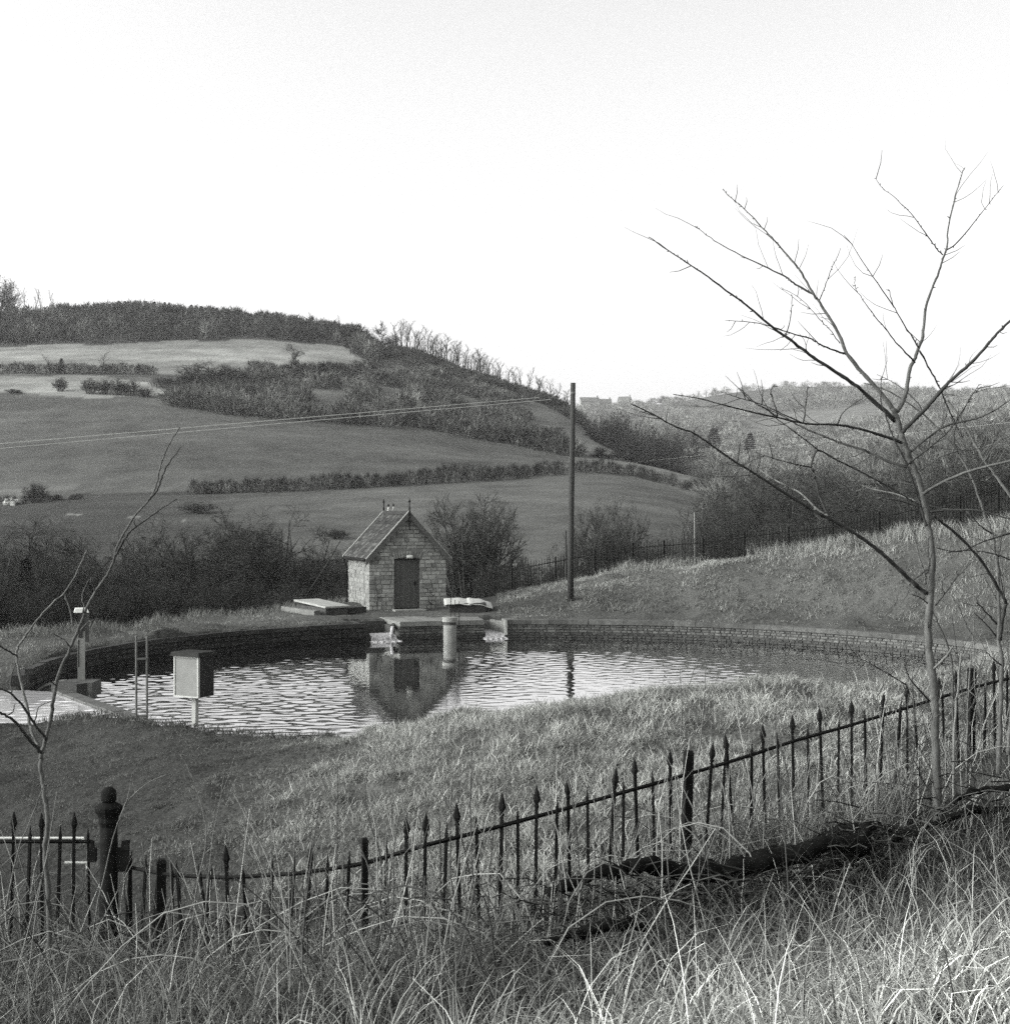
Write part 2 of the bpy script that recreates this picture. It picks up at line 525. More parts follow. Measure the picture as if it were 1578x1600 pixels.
# ------------------------------------------------------------------ water
def water_mat(name, scale, dist, stretch, calm=None, rough=0.03, base=.012, glare=.26):
    m = bpy.data.materials.new(name)
    m.use_nodes = True
    N, L = m.node_tree.nodes, m.node_tree.links
    b = N['Principled BSDF']
    b.inputs['Base Color'].default_value = (base, base, base, 1)
    b.inputs['Roughness'].default_value = rough
    b.inputs['IOR'].default_value = 1.333
    b.inputs['Specular IOR Level'].default_value = .5
    b.inputs['Coat Weight'].default_value = 1.0           # extra coat, added so the water mirrors more of the sky
    b.inputs['Coat Roughness'].default_value = rough
    b.inputs['Coat IOR'].default_value = 1.42
    tc = N.new('ShaderNodeTexCoord')
    mp = N.new('ShaderNodeMapping')
    mp.inputs['Scale'].default_value = stretch
    mp.inputs['Rotation'].default_value = (0, 0, R_(12))
    L.new(tc.outputs['Object'], mp.inputs['Vector'])
    n = N.new('ShaderNodeTexNoise')
    n.inputs['Scale'].default_value = scale
    n.inputs['Detail'].default_value = 2.0
    n.inputs['Roughness'].default_value = .45
    L.new(mp.outputs[0], n.inputs['Vector'])
    h = n.outputs['Fac']
    if calm:
        c = N.new('ShaderNodeTexNoise')
        c.inputs['Scale'].default_value = .16
        c.inputs['Detail'].default_value = 3
        L.new(tc.outputs['Object'], c.inputs['Vector'])
        sx = N.new('ShaderNodeSeparateXYZ')
        L.new(tc.outputs['Object'], sx.inputs[0])
        mr = N.new('ShaderNodeMapRange')
        mr.inputs['From Min'].default_value = calm[0]
        mr.inputs['From Max'].default_value = calm[1]
        mr.inputs['To Min'].default_value = 1.0
        mr.inputs['To Max'].default_value = calm[2]
        L.new(sx.outputs['X'], mr.inputs['Value'])
        ad = N.new('ShaderNodeMapRange')
        ad.inputs['From Min'].default_value = .3
        ad.inputs['From Max'].default_value = .7
        ad.inputs['To Min'].default_value = .45
        ad.inputs['To Max'].default_value = 1.2
        L.new(c.outputs['Fac'], ad.inputs['Value'])
        mu = N.new('ShaderNodeMath')
        mu.operation = 'MULTIPLY'
        L.new(mr.outputs[0], mu.inputs[0])
        L.new(ad.outputs[0], mu.inputs[1])
        m2 = N.new('ShaderNodeMath')
        m2.operation = 'MULTIPLY'
        L.new(mu.outputs[0], m2.inputs[0])
        L.new(h, m2.inputs[1])
        h = m2.outputs[0]
    bp = N.new('ShaderNodeBump')
    bp.inputs['Strength'].default_value = 1.0
    bp.inputs['Distance'].default_value = dist
    L.new(h, bp.inputs['Height'])
    L.new(bp.outputs[0], b.inputs['Normal'])
    L.new(bp.outputs[0], b.inputs['Coat Normal'])
    gl = N.new('ShaderNodeBsdfGlossy')                               # added mirror layer that brightens the water's reflection
    gl.inputs['Color'].default_value = (.95, .95, .95, 1)
    gl.inputs['Roughness'].default_value = rough
    L.new(bp.outputs[0], gl.inputs['Normal'])
    mx = N.new('ShaderNodeMixShader')
    mx.inputs[0].default_value = glare
    L.new(b.outputs[0], mx.inputs[1])
    L.new(gl.outputs[0], mx.inputs[2])
    L.new(mx.outputs[0], N['Material Output'].inputs['Surface'])
    return m


def disk(name, pts, z, m):
    me = bpy.data.meshes.new(name)
    me.from_pydata([(x, y, z) for x, y in pts], [], [tuple(range(len(pts)))])
    me.materials.append(m)
    return link(name, me)


def waves(X, Y, seed, lam0, lam1, n=40, spread=1.25):
    """height and unit-slope sum of wind waves running mostly towards the camera"""
    r = np.random.default_rng(seed)
    h = np.zeros(X.shape)
    for _ in range(n):
        lam = math.exp(r.uniform(math.log(lam0), math.log(lam1)))
        k, th = 2 * math.pi / lam, r.normal(R_(-82), spread * .6)
        h += math.sqrt(2 / n) / k * np.sin(k * (X * math.cos(th) + Y * math.sin(th)) + r.uniform(0, 6.28) + 1.3 * vnoise(X * .5, Y * .5, int(lam * 100)))
    return h


def water_sheet(name, x0, x1, y0, y1, step, inside, height, z, m):
    xs, ys = np.arange(x0, x1 + step, step), np.arange(y0, y1 + step, step)
    X, Y = np.meshgrid(xs, ys)
    Z = z + height(X, Y)
    n = len(xs)
    i, j = np.meshgrid(np.arange(len(ys) - 1), np.arange(n - 1), indexing='ij')
    q = (i * n + j).ravel()
    keep = inside(X[:-1, :-1] + step / 2, Y[:-1, :-1] + step / 2).ravel()
    q = q[keep]
    Q = np.stack([q, q + 1, q + n + 1, q + n], 1)
    used, inv = np.unique(Q, return_inverse=True)
    V = np.stack([X.ravel(), Y.ravel(), Z.ravel()], 1)[used]
    return link(name, np_mesh(name, V, inv.reshape(-1, 4), m, smooth=True))


_d = CH1 - CH0
_nrm = np.array([_d[1], -_d[0]]) / np.hypot(*_d)


def in_pond(X, Y):
    return (np.hypot(X - PC[0], Y - PC[1]) < PR + .14) & (((X - CH0[0]) * _nrm[0] + (Y - CH0[1]) * _nrm[1]) < .18)


def pond_height(X, Y):
    a = WAVE_L + (WAVE_R - WAVE_L) * smoothstep(-5.5, .5, X)                       # the wind freshens towards the left
    a = a * (.65 + .6 * np.clip(vnoise(X * .22, Y * .3, 201) + .5, 0, 1.4))
    a = a * (1 - .93 * smoothstep(2.5, 1.7, np.abs(X + 3.2 - .07 * (46 - Y)) * 48 / Y))   # sheltered before the hut
    a = a * (1 - .7 * smoothstep(PR - 6, PR - 2, np.hypot(X - PC[0], Y - PC[1])) * smoothstep(34, 40, Y))
    return a * waves(X, Y, 5, .2, .62)


WAVE_L, WAVE_R = .050, .023
o = water_sheet('pond_water', PC[0] - PR - .2, PC[0] + PR + .2, PC[1] - PR - .2, PC[1] + PR + .2, .042, in_pond, pond_height, ZW, water_mat('pond_water', 1.0, 0.0008, (7, 7, 1)))
tag(o, 'rippled water of the round pond', 'water', kind='structure')
tk = [(95.9, 1.5), (117.9, 1.5), (117.9, -.05), (95.9, -.05)]
o = disk('inlet_water', [PC + (PR + r) * np.array([math.cos(R_(a)), math.sin(R_(a))]) for a, r in [(95.9, .1), (95.9, 1.5), (103, 1.5), (110, 1.5), (117.9, 1.5), (117.9, .1), (110, .1), (103, .1)]], ZW - .004, water_mat('inlet_water', 2.0, .03, (2, 2, 1)))
tag(o, 'dark water in the inlets behind the pond wall', 'water', kind='structure')
BASIN_W = [tuple(CH0), tuple(CH1), (-10.0, 26.8), (-20, 27.2), (-20, 33.8), (-12, 32.4)]
o = water_sheet('basin_water', -20, -6.8, 26.2, 34, .05, lambda X, Y: in_poly(X, Y, BASIN_W), lambda X, Y: .014 * waves(X, Y, 9, .25, .5), ZW + .12, water_mat('basin_water', 9, 0.0008, (2.0, 3.0, 1), base=.75, glare=.25))
tag(o, 'pale water of the side basin left of the pond', 'water', kind='structure')

# ------------------------------------------------------------------ pond wall
M_stone = mat('weathered_stone', .30, scale=5, amt=.45, rough=.9, tone=True, fine=.3, bump=.012, bump_scale=22)
M_dark = mat('dark_stone', .075, scale=4, amt=.5, rough=.85, tone=True, fine=.3, bump=.012, bump_scale=20)
M_conc = mat('concrete', .34, scale=3, amt=.35, rough=.9, tone=True, fine=.25, bump=.004, bump_scale=30)
GAPS = [(95.9, 99.2), (112.6, 117.9), (192, 223)]


def arcs(a0, a1):
    """angular runs of the wall that are not interrupted"""
    runs, s = [], a0
    for g0, g1 in GAPS:
        if g0 > s and g0 < a1:
            runs.append((s, g0))
            s = g1
    runs.append((s, a1))
    return runs


def pol(r, a, z):
    return np.array([PC[0] + r * math.cos(a), PC[1] + r * math.sin(a), z])


def masonry(runs, z0, z1, ch, mt, name, parent, tone=1.0, lmin=.2, lmax=.42, thick=.45):
    mb = MB()
    nc = max(1, int(round((z1 - z0) / ch)))
    for a0, a1 in runs:
        n = max(2, int((a1 - a0) / 2))
        for k in range(n):                                         # mortar core
            t0, t1 = R_(a0 + (a1 - a0) * k / n), R_(a0 + (a1 - a0) * (k + 1) / n)
            vs = [pol(PR + .03, t0, z0), pol(PR + .03, t1, z0), pol(PR + thick, t1, z0), pol(PR + thick, t0, z0)]
            vs += [v + np.array([0, 0, z1 - z0 - .004]) for v in vs]
            mb.add(vs, [(3, 2, 1, 0), (4, 5, 6, 7), (1, 0, 4, 5), (3, 2, 6, 7)] + ([(0, 3, 7, 4)] if k == 0 else []) + ([(2, 1, 5, 6)] if k == n - 1 else []), tone * .8)
        for c in range(nc):
            za, zb = z0 + (z1 - z0) * c / nc, z0 + (z1 - z0) * (c + 1) / nc
            t = R_(a0)
            while t < R_(a1) - .002:
                L = random.uniform(lmin, lmax) / PR
                e = min(t + L, R_(a1))
                if R_(a1) - e < .008:
                    e = R_(a1)
                j = .006 / PR
                tn = tone * random.uniform(.72, 1.28) * (.55 if za < ZW + .12 else 1)
                p0, p1 = pol(PR + .05, t + j, za + .006), pol(PR + .05, e - j, za + .006)
                inward = pol(PR - random.uniform(-.012, .022), (t + e) / 2, za + .006) - pol(PR + .05, (t + e) / 2, za + .006)
                mb.slab(p0, p1 - p0, (0, 0, zb - za - .012), inward, tn, .012)
                t = e
    return mb.build(name, mt, parent)


def coping(runs, z0, z1, mt, name, parent, tone=1.0, lmin=.5, lmax=.9, over=.05, back=.52):
    mb = MB()
    for a0, a1 in runs:
        t = R_(a0)
        while t < R_(a1) - .002:
            e = min(t + random.uniform(lmin, lmax) / PR, R_(a1))
            if R_(a1) - e < .015:
                e = R_(a1)
            j, dz, dr = .004 / PR, random.uniform(-.012, .012), random.uniform(-.012, .012)
            vs = []
            for z in (z0 + .002, z1 + dz):
                for a, r in ((t + j, PR - over + dr), (e - j, PR - over + dr), (e - j, PR + back), (t + j, PR + back)):
                    vs.append(pol(r, a, z))
            mb.add(vs, [(0, 1, 2, 3), (7, 6, 5, 4), (0, 4, 5, 1), (1, 5, 6, 2), (2, 6, 7, 3), (3, 7, 4, 0)], tone * random.uniform(.7, 1.25))
            t = e
    return mb.build(name, mt, parent)


pw = empty('pond_wall', (0, 0, 0), 'round low stone wall with a coping course enclosing the pond', 'pond wall')
masonry(arcs(-137, 112.6), -4.9, ZR - .13, .092, M_stone, 'wall', pw, tone=.36, lmin=.11, lmax=.30)
coping(arcs(-58, 99.0)[0:1], ZR - .13, ZR + .03, M_stone, 'coping', pw, tone=.32, back=.3)
left = masonry([(117.9, 190)], -4.9, ZR - .12, .16, M_dark, 'wall', pw, tone=.42)  # left stretch darker than the rest of the wall
left['label'] = 'dark stretch of the wall'
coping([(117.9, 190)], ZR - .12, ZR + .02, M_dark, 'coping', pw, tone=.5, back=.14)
# weir across the left end
d3 = np.array([*(CH1 - CH0), 0.0])
nn = np.array([d3[1], -d3[0], 0]) / np.hypot(d3[0], d3[1])
mb = MB()
n = 7
for k in range(n):
    p = np.array([*CH0, -5.0]) + d3 * k / n - nn * -.0
    q = d3 / n
    mb.slab(p + q * .004, q * .992, -nn * .34, (0, 0, .93 + random.uniform(-.01, .01)), random.uniform(.5, .75), .015)
w = tag(mb.build('weir', mat('wet_concrete', .13, scale=4, amt=.4, rough=.6, tone=True, fine=.25, bump=.006, bump_scale=20)), 'straight low wet concrete weir between the pond and side basin', 'weir')

# inlets behind the wall and the terrace before the hut
it = empty('inlet_terrace', (0, 0, 0), 'concrete apron in front of the hut door with a stepped inlet on each side', 'terrace')
mb = MB()
for k in range(6):
    t0, t1 = R_(99.2 + 13.4 * k / 6), R_(99.2 + 13.4 * (k + 1) / 6)
    vs = [pol(r, a, z) for z in (ZR - .128, ZR + .03) for a, r in ((t0 + .0006, PR - .06), (t1 - .0006, PR - .06), (t1 - .0006, PR + 2.2), (t0 + .0006, PR + 2.2))]
    mb.add(vs, [(0, 1, 2, 3), (7, 6, 5, 4), (0, 4, 5, 1), (1, 5, 6, 2), (2, 6, 7, 3), (3, 7, 4, 0)], random.uniform(.75, 1.0))
mb.build('slab', mat('terrace_concrete', .2, scale=3, amt=.4, rough=.9, tone=True, fine=.3, bump=.006, bump_scale=25), it)


def arcwall(mb, a0, a1, r0, r1, z0, z1, tone=1.0, n=2):
    for k in range(n):
        t0, t1 = R_(a0 + (a1 - a0) * k / n), R_(a0 + (a1 - a0) * (k + 1) / n)
        vs = [pol(r, a, z) for z in (z0, z1) for a, r in ((t0, r0), (t1, r0), (t1, r1), (t0, r1))]
        mb.add(vs, [(0, 1, 2, 3), (7, 6, 5, 4), (0, 4, 5, 1), (1, 5, 6, 2), (2, 6, 7, 3), (3, 7, 4, 0)], tone)


mb = MB()
arcwall(mb, 112.9, 118.6, PR + 1.35, PR + 2.3, -5.2, ZR - .02, .9)
arcwall(mb, 112.55, 113.0, PR + .46, PR + 1.345, -5.2, ZR - .135, .8)
arcwall(mb, 117.85, 118.6, PR + .53, PR + 1.34, -5.2, ZR + .0, .8)
mb.build('inlet_side', M_dark, it)
mb = MB()
arcwall(mb, 94.4, 99.25, PR + 1.36, PR + 2.1, -5.2, ZR - .1, 1.0)
arcwall(mb, 94.6, 95.85, PR + .525, PR + 1.35, -5.2, ZR - .03, 1.0)
mb.build('inlet_side', mat('inlet_concrete', .2, scale=3, amt=.4, rough=.9, tone=True, fine=.3), it)
# sloping wing of the right inlet
mb = MB()
p = pol(PR - .02, R_(96.0), ZW - .3)
mb.slab(pol(PR + 1.3, R_(97.6), -5.0), pol(PR + .0, R_(95.95), -5.0) - pol(PR + 1.3, R_(97.6), -5.0), (0, 0, 1.28), (.1, .05, 0), .5, 0)
mb.build('wing_wall', M_conc, it)
mb = MB()
mb.box(pol(PR - .03, R_(95.85), ZR - .22), (.09, .1, .5), R_(6), 1.1, .004)
mb.build('guide_post', M_conc, it)

# sheets of water running in
M_foam = bpy.data.materials.new('white_water')
M_foam.use_nodes = True
_N, _L = M_foam.node_tree.nodes, M_foam.node_tree.links
_b = _N['Principled BSDF']
_b.inputs['Roughness'].default_value = .35
_n = _N.new('ShaderNodeTexNoise')
_n.inputs['Scale'].default_value = 9
_n.inputs['Detail'].default_value = 5
_r = _N.new('ShaderNodeMapRange')
_r.inputs['From Min'].default_value = .35
_r.inputs['From Max'].default_value = .65
_r.inputs['To Min'].default_value = .1
_r.inputs['To Max'].default_value = .55
_t = _N.new('ShaderNodeTexCoord')
_m = _N.new('ShaderNodeMapping')
_m.inputs['Scale'].default_value = (3, 3, .5)
_L.new(_t.outputs['Object'], _m.inputs[0])
_L.new(_m.outputs[0], _n.inputs['Vector'])
_L.new(_n.outputs['Fac'], _r.inputs['Value'])
_L.new(_r.outputs[0], _b.inputs['Base Color'])


def cascade(a0, a1, ztop, r_in, label, foam=1.0):
    root = empty('cascade', tuple(pol(PR - .1, R_((a0 + a1) / 2), ZW)), label, 'cascade')
    inv = np.array(root.location)
    n, m = 14, 7
    V, Qs = [], []
    prof = [(r_in, ztop + .02), (.2, ztop), (.05, ztop - .03), (-.05, ztop - .1), (-.1, ztop - .22), (-.13, (ztop + ZW) / 2 - .06), (-.15, ZW - .03)]
    for i, (dr, z) in enumerate(prof):
        for k in range(n):
            a = R_(a0 + (a1 - a0) * k / (n - 1) + (.18 * (k / (n - 1) - .5)) * i)
            V.append(pol(PR + dr + random.uniform(-.015, .015) * (i > 1), a, z) - inv)
    for i in range(m - 1):
        for k in range(n - 1):
            q = i * n + k
            Qs.append((q, q + 1, q + n + 1, q + n))
    me = np_mesh('sheet', np.array(V), np.array(Qs), M_foam, smooth=True)
    link('sheet', me, root)
    mb = MB()
    n, m = 34, 9
    V, Qs = [], []
    for i in range(m):
        for k in range(n):
            e = min(i, m - 1 - i, k, n - 1 - k)
            a = R_(a0 - .7 + (a1 - a0 + 1.4) * (k + random.uniform(-.4, .4)) / (n - 1))
            V.append(pol(PR - .08 - (.34 + .12 * math.sin(k * .9)) * i / (m - 1), a, ZW + (-.02 if e == 0 else random.uniform(-.008, .05))) - inv)
    for i in range(m - 1):
        for k in range(n - 1):
            q = i * n + k
            Qs.append((q, q + 1, q + n + 1, q + n))
    link('foam', np_mesh('foam', np.array(V), np.array(Qs), M_foam), root)


cascade(113.4, 116.9, ZR - .36, .3, 'small white cascade spilling over a sill beside the hut terrace, under a spout')
cascade(96.3, 98.8, ZR - .42, 1.3, 'narrow bright cascade sliding down the sloping inlet right of the white cylinder')
# spout
sp = empty('water_spout', tuple(pol(PR + .4, R_(112.95), ZR - .1)), 'round iron spout pouring a short white jet beside the terrace', 'spout')
mb = MB()
mb.tube([(-.02, .75, -.01), (-.0, -.26, -.05)], .08, 10, .8)
mb.build('pipe', M_dark, sp)
mb = MB()
jet = [(-.0, -.22, -.05), (-.0, -.34, -.07), (-.01, -.42, -.15), (-.02, -.47, -.28), (-.02, -.5, -.45), (-.02, -.5, -.56)]
mb.tube(jet, [.06, .06, .055, .05, .05, .07], 9)
mb.build('jet', M_foam, sp, True)

# ------------------------------------------------------------------ stone hut
HC = np.array([-5.09, 52.0, -3.67])
HA = math.atan2(.336, .942)
HW, HL, HE, HR_ = 3.0, 3.4, 1.97, 3.56
hut = empty('stone_hut', tuple(HC), 'small stone hut with a pitched slate roof and dark plank door', 'hut', rz=HA)
DX0, DX1, DZ = .97, 1.97, 1.88


def gable_x(z):
    """left and right ends of the gable wall at height z"""
    if z <= HE:
        return 0.0, HW
    k = (z - HE) / (HR_ - HE)
    return HW / 2 * k, HW - HW / 2 * k


M_hut = mat('rubble_stone', .33, scale=4, amt=.4, rough=.92, tone=True, fine=.35, bump=.015, bump_scale=18)
mb = MB()
T = .35
# mortar core (walls with a door opening)
core = .62
for (x0, x1, z0, z1) in ((0, DX0, -.4, DZ + .1), (DX1, HW, -.4, DZ + .1), (0.0, HW, DZ + .1, HE)):
    mb.box(((x0 + x1) / 2, T / 2 + .001, (z0 + z1) / 2), (x1 - x0, T, z1 - z0), 0, core)
for y0, y1 in ((.001, T), (HL - T, HL)):
    vs = [(0, y0, HE), (HW, y0, HE), (HW / 2, y0, HR_), (0, y1, HE), (HW, y1, HE), (HW / 2, y1, HR_)]
    mb.add(vs, [(0, 1, 2), (5, 4, 3), (0, 3, 4, 1), (1, 4, 5, 2), (2, 5, 3, 0)], core)
for x0, x1 in ((.001, T), (HW - T, HW - .001)):
    mb.box(((x0 + x1) / 2, HL / 2 + .1, HE / 2 - .2), (x1 - x0, HL - .3, HE + .398), 0, core)
mb.box((HW / 2, HL - T / 2, HE / 2 - .2), (HW - .7, T, HE + .4), 0, core)
AC = (DX0 + DX1) / 2
z = -.3
row = 0
while z < HR_ - .06:
    h = random.uniform(.125, .175)
    xa, xb = gable_x(z + h * .6)
    xa, xb = xa - .02, xb + .02
    x = xa
    while x < xb - .03:
        e = min(x + random.uniform(.16, .42), xb)
        if xb - e < .09:
            e = xb
        segs = [(x, e)]
        if z < DZ + .02:
            segs = [(a, b) for a, b in ((x, min(e, DX0)), (max(x, DX1), e)) if b - a > .03]
        elif z < DZ + .30:
            segs = [(a, b) for a, b in ((x, min(e, DX0 - .12)), (max(x, DX1 + .12), e)) if b - a > .03]
        for a, b in segs:
            mb.slab((a + .006, .012, z + .006), (b - a - .012, 0, 0), (0, 0, h - .012), (0, -random.uniform(.02, .055), 0), random.uniform(.6, 1.25), .014)
        x = e
    if z + h < HE + .05:
        for xs, sgn in ((0.0, -1), (HW, 1)):
            y = .0
            while y < HL - .02:
                e = min(y + random.uniform(.16, .42), HL)
                if HL - e < .09:
                    e = HL
                mb.slab((xs + .012 * -sgn, y + .006, z + .006), (0, e - y - .012, 0), (0, 0, h - .012), (sgn * random.uniform(.02, .045), 0, 0), random.uniform(.5, .78), .014)
                y = e
    z += h
    row += 1
for k in range(11):                                                 # flat arch over the door
    f0, f1 = -1 + 2 * k / 11, -1 + 2 * (k + 1) / 11
    lo = lambda f: (AC + f * .50, .012, DZ + .02 + .05 * (1 - f * f))
    hi = lambda f: (AC + f * .62, .012, DZ + .25 + .06 * (1 - f * f))
    a_, b_, c_, d_ = (np.array(p) for p in (lo(f0 + .02), lo(f1 - .02), hi(f1 - .02), hi(f0 + .02)))
    q = np.array([0, -random.uniform(.03, .05), 0])
    mb.add([a_, b_, c_, d_, a_ + q, b_ + q, c_ + q, d_ + q], [(0, 1, 2, 3), (7, 6, 5, 4), (0, 4, 5, 1), (1, 5, 6, 2), (2, 6, 7, 3), (3, 7, 4, 0)][::1], random.uniform(.5, .95))
wall = mb.build('wall', M_hut, hut)
# roof: two slopes of slates on a deck
M_slate = mat('roof_slate', .042, scale=6, amt=.4, rough=.85, tone=True, fine=.3, spec=.15)
rf = MB()
OV, OF = .15, .2
sl = (HR_ - HE) / (HW / 2)
eave_z = HE - OV * sl + .1
ridge = np.array([HW / 2, 0, HR_ + .1])
for sgn in (-1, 1):
    eave = np.array([HW / 2 + sgn * (HW / 2 + OV), 0, eave_z])
    vec = ridge - eave
    Ls = np.linalg.norm(vec)
    u = vec / Ls
    nrm = np.array([sgn * u[2], 0, abs(u[0])])
    p = eave + np.array([0, -OF + .02, 0]) - nrm * .05
    rf.slab(p, u * Ls, (0, HL + 2 * OF - .04, 0), nrm * .035, .5)
    rows = 15
    for k in range(rows):
        rt = random.uniform(.7, 1.3)
        y = -OF - (.12 if k % 2 else 0)
        while y < HL + OF - .01:
            y0, y1 = max(y, -OF), min(y + .24, HL + OF)
            y += .24
            if y1 - y0 < .02:
                continue
            s0 = Ls * k / rows
            q = eave + u * s0 + np.array([0, y0 + .004, 0]) + nrm * (.006 + random.uniform(0, .006))
            tn = rt * random.choice((.6, .8, .95, 1.0, 1.1, 1.3, 2.0)) * random.uniform(.85, 1.15)
            w2 = u * (Ls / rows * 1.35) - nrm * .012
            rf.slab(q, w2 if s0 + Ls / rows * 1.35 < Ls else u * (Ls - s0), (0, y1 - y0 - .008, 0), nrm * .012, tn)
roof = rf.build('roof', M_slate, hut)
rg = MB()
for k in range(9):
    y = -OF + (HL + 2 * OF) * k / 9
    L9 = (HL + 2 * OF) / 9 - .006
    rg.add([(HW / 2 - .13, y, HR_ + .03), (HW / 2, y, HR_ + .16), (HW / 2 + .13, y, HR_ + .03), (HW / 2 - .13, y + L9, HR_ + .03), (HW / 2, y + L9, HR_ + .16), (HW / 2 + .13, y + L9, HR_ + .03)], [(0, 1, 4, 3), (1, 2, 5, 4), (0, 2, 1), (3, 4, 5)], random.uniform(.6, .9))
rg.build('ridge_tile', M_slate, roof)
M_paint = mat('grey_paint', .13, scale=8, amt=.3, rough=.6, tone=True)
M_paint_lt = mat('pale_paint', .40, scale=8, amt=.2, rough=.6, tone=True)
M_iron = mat('black_iron', .014, scale=14, amt=.6, rough=.9, tone=True, spec=.04)
for yb in (-OF - .03, HL + OF):
    for sgn in (-1, 1):
        b = MB()
        eave = np.array([HW / 2 + sgn * (HW / 2 + OV + .03), yb, eave_z - .03])
        top = np.array([HW / 2, yb, HR_ + .13])
        u = (top - eave)
        dn = np.array([0, 0, -.23])
        b.slab(eave, u, dn, (0, .03, 0), .8)
        b.slab(eave + np.array([0, -.022, 0]), u, np.array([0, 0, .045]), (0, .1, 0), 2.2)
        b.build('bargeboard', M_paint, hut)
    fi = MB()
    fi.lathe([(.035, -.62), (.012, -.55), (.04, -.42), (.03, -.4), (.03, .16), (.05, .18), (.02, .22), (.017, .40), (.042, .42), (.045, .46), (.02, .5), (.008, .58)], (HW / 2, yb - .015, HR_ + .06), 8)
    fi.build('finial', M_iron, hut)
b = MB()
for z in (-.0,):
    b.tube([(-OV - .04, -OF, eave_z - .04), (-OV - .04, HL + OF, eave_z - .07)], .05, 8, 1.4)
gt = b.build('gutter', M_iron, hut)
b = MB()
b.tube([(-OV - .04, HL - .05, eave_z - .08), (-OV - .03, HL - .05, eave_z - .2), (-.08, HL - .05, eave_z - .4), (-.08, HL - .05, .22), (-.16, HL - .06, .08)], .035, 8, 1.2)
b.build('downpipe', M_iron, hut)
# door
dr = MB()
for k in range(9):
    x0, x1 = DX0 + .05 + .9 * k / 9, DX0 + .05 + .9 * (k + 1) / 9
    dr.box(((x0 + x1) / 2, .13, (DZ - .05) / 2 + .02), (x1 - x0 - .006, .035, DZ - .07), 0, random.uniform(.85, 1.15))
dr.box((AC, .158, DZ / 2), (1.0 - .03, .02, DZ - .02), 0, .6)
M_door = mat('door_paint', .088, scale=7, amt=.35, rough=.7, tone=True, stretch=(6, 6, 1))
door = dr.build('door', M_door, hut)
fr = MB()
for x in (DX0 + .025, DX1 - .025):
    fr.box((x, .11, DZ / 2), (.05, .09, DZ), 0, .8)
fr.box((AC, .11, DZ + .03), (1.0, .09, .06), 0, .7)
fr.box((AC, .125, DZ + .085), (1.0, .09, .05), 0, .5)
fr.build('frame', M_door, door)
hd = MB()
hd.box((DX1 - .17, .095, .95), (.03, .035, .16), 0, 1, .002)
hd.box((DX1 - .17, .07, 1.0), (.08, .03, .03), 0, 1, .002)
hd.build('handle', M_iron, door)
mb = MB()
mb.box((AC, -.25, -.06), (1.2, .6, .12), 0, .9, .01)
mb.build('doorstep', M_conc, hut)
# bulkhead lamp over the door
lp = MB()
prof = [(.0, .13), (.5, .125), (.85, .1), (1.0, .05), (1.0, 0)]
V0 = []
for s, d in prof:
    for k in range(20):
        t = 2 * math.pi * k / 20
        cx, cz = math.copysign(abs(math.cos(t)) ** .5, math.cos(t)), math.copysign(abs(math.sin(t)) ** .6, math.sin(t))
        V0.append((AC + .08 + .13 * s * cx, -.045 - d, DZ + .1 + .07 * s * cz))
fs = []
for i in range(4):
    for k in range(20):
        a, c = i * 20 + k, i * 20 + (k + 1) % 20
        fs.append((a, a + 20, c + 20, c))
lp.add(V0, fs)
lamp = lp.build('lamp', mat('lamp_glass', .8, scale=5, amt=.05, rough=.3), hut, True)
lb = MB()
lb.box((AC + .08, -.03, DZ + .1), (.3, .05, .17), 0, .8)
lb.build('lamp_base', M_paint, lamp)
# insulators on a bracket at the back gable
ib = MB()
for dx in (.22, .42):
    ib.tube([(HW / 2 + dx, HL + .26, HR_ - .6), (HW / 2 + dx, HL + .26, HR_ + .36)], .016, 6)
ib.box((HW / 2 + .25, HL + .26, HR_ - .25), (.6, .05, .05))
br = ib.build('bracket', M_iron, hut)
for dx, dz in ((.22, .26), (.42, .28)):
    q = MB()
    q.lathe([(.03, -.22), (.05, -.18), (.035, -.12), (.055, -.1), (.035, -.03), (.05, 0), (.02, .05)], (HW / 2 + dx, HL + .26, HR_ + dz), 10)
    q.build('insulator', mat('white_ceramic', .6, amt=.05, rough=.25), br, True)
    q = MB()
    q.lathe([(.02, .08), (.04, .1), (.04, .14), (.015, .17)], (HW / 2 + dx, HL + .26, HR_ + dz), 8)
    q.build('cap', M_iron, br, True)

# ------------------------------------------------------------------ tank covers beside the hut
t = empty('stone_tank', (-6.2, 48.0, -3.67), 'low dark stone tank under a tilted pale slab, left of the hut', 'tank', rz=math.atan2(.6, .8))
mb = MB()
mb.box((.43, 1.05, .1), (.86, 2.1, .5), 0, .8, .01)
mb.build('body', M_dark, t)
mb = MB()
vs = [(-.06, -.08, .34), (.95, -.08, .34), (.95, 2.2, .47), (-.06, 2.2, .47)]
mb.add(vs + [(x, y, z + .06) for x, y, z in vs], [(3, 2, 1, 0), (4, 5, 6, 7), (0, 1, 5, 4), (1, 2, 6, 5), (2, 3, 7, 6), (3, 0, 4, 7)])
mb.build('lid', mat('pale_slab', .34, scale=3, amt=.3, rough=.8, fine=.2), t)
mb = MB()
mb.box((-.28, 1.3, .1), (.22, 2.4, .34), 0, 1.0, .02)
mb.build('step', mat('mossy_concrete', .16, scale=4, amt=.5, fine=.3), t)
mb = MB()
mb.box((1.35, .75, .05), (.9, .9, .5), 0, .6, .02)
mb.build('annexe', M_dark, t)

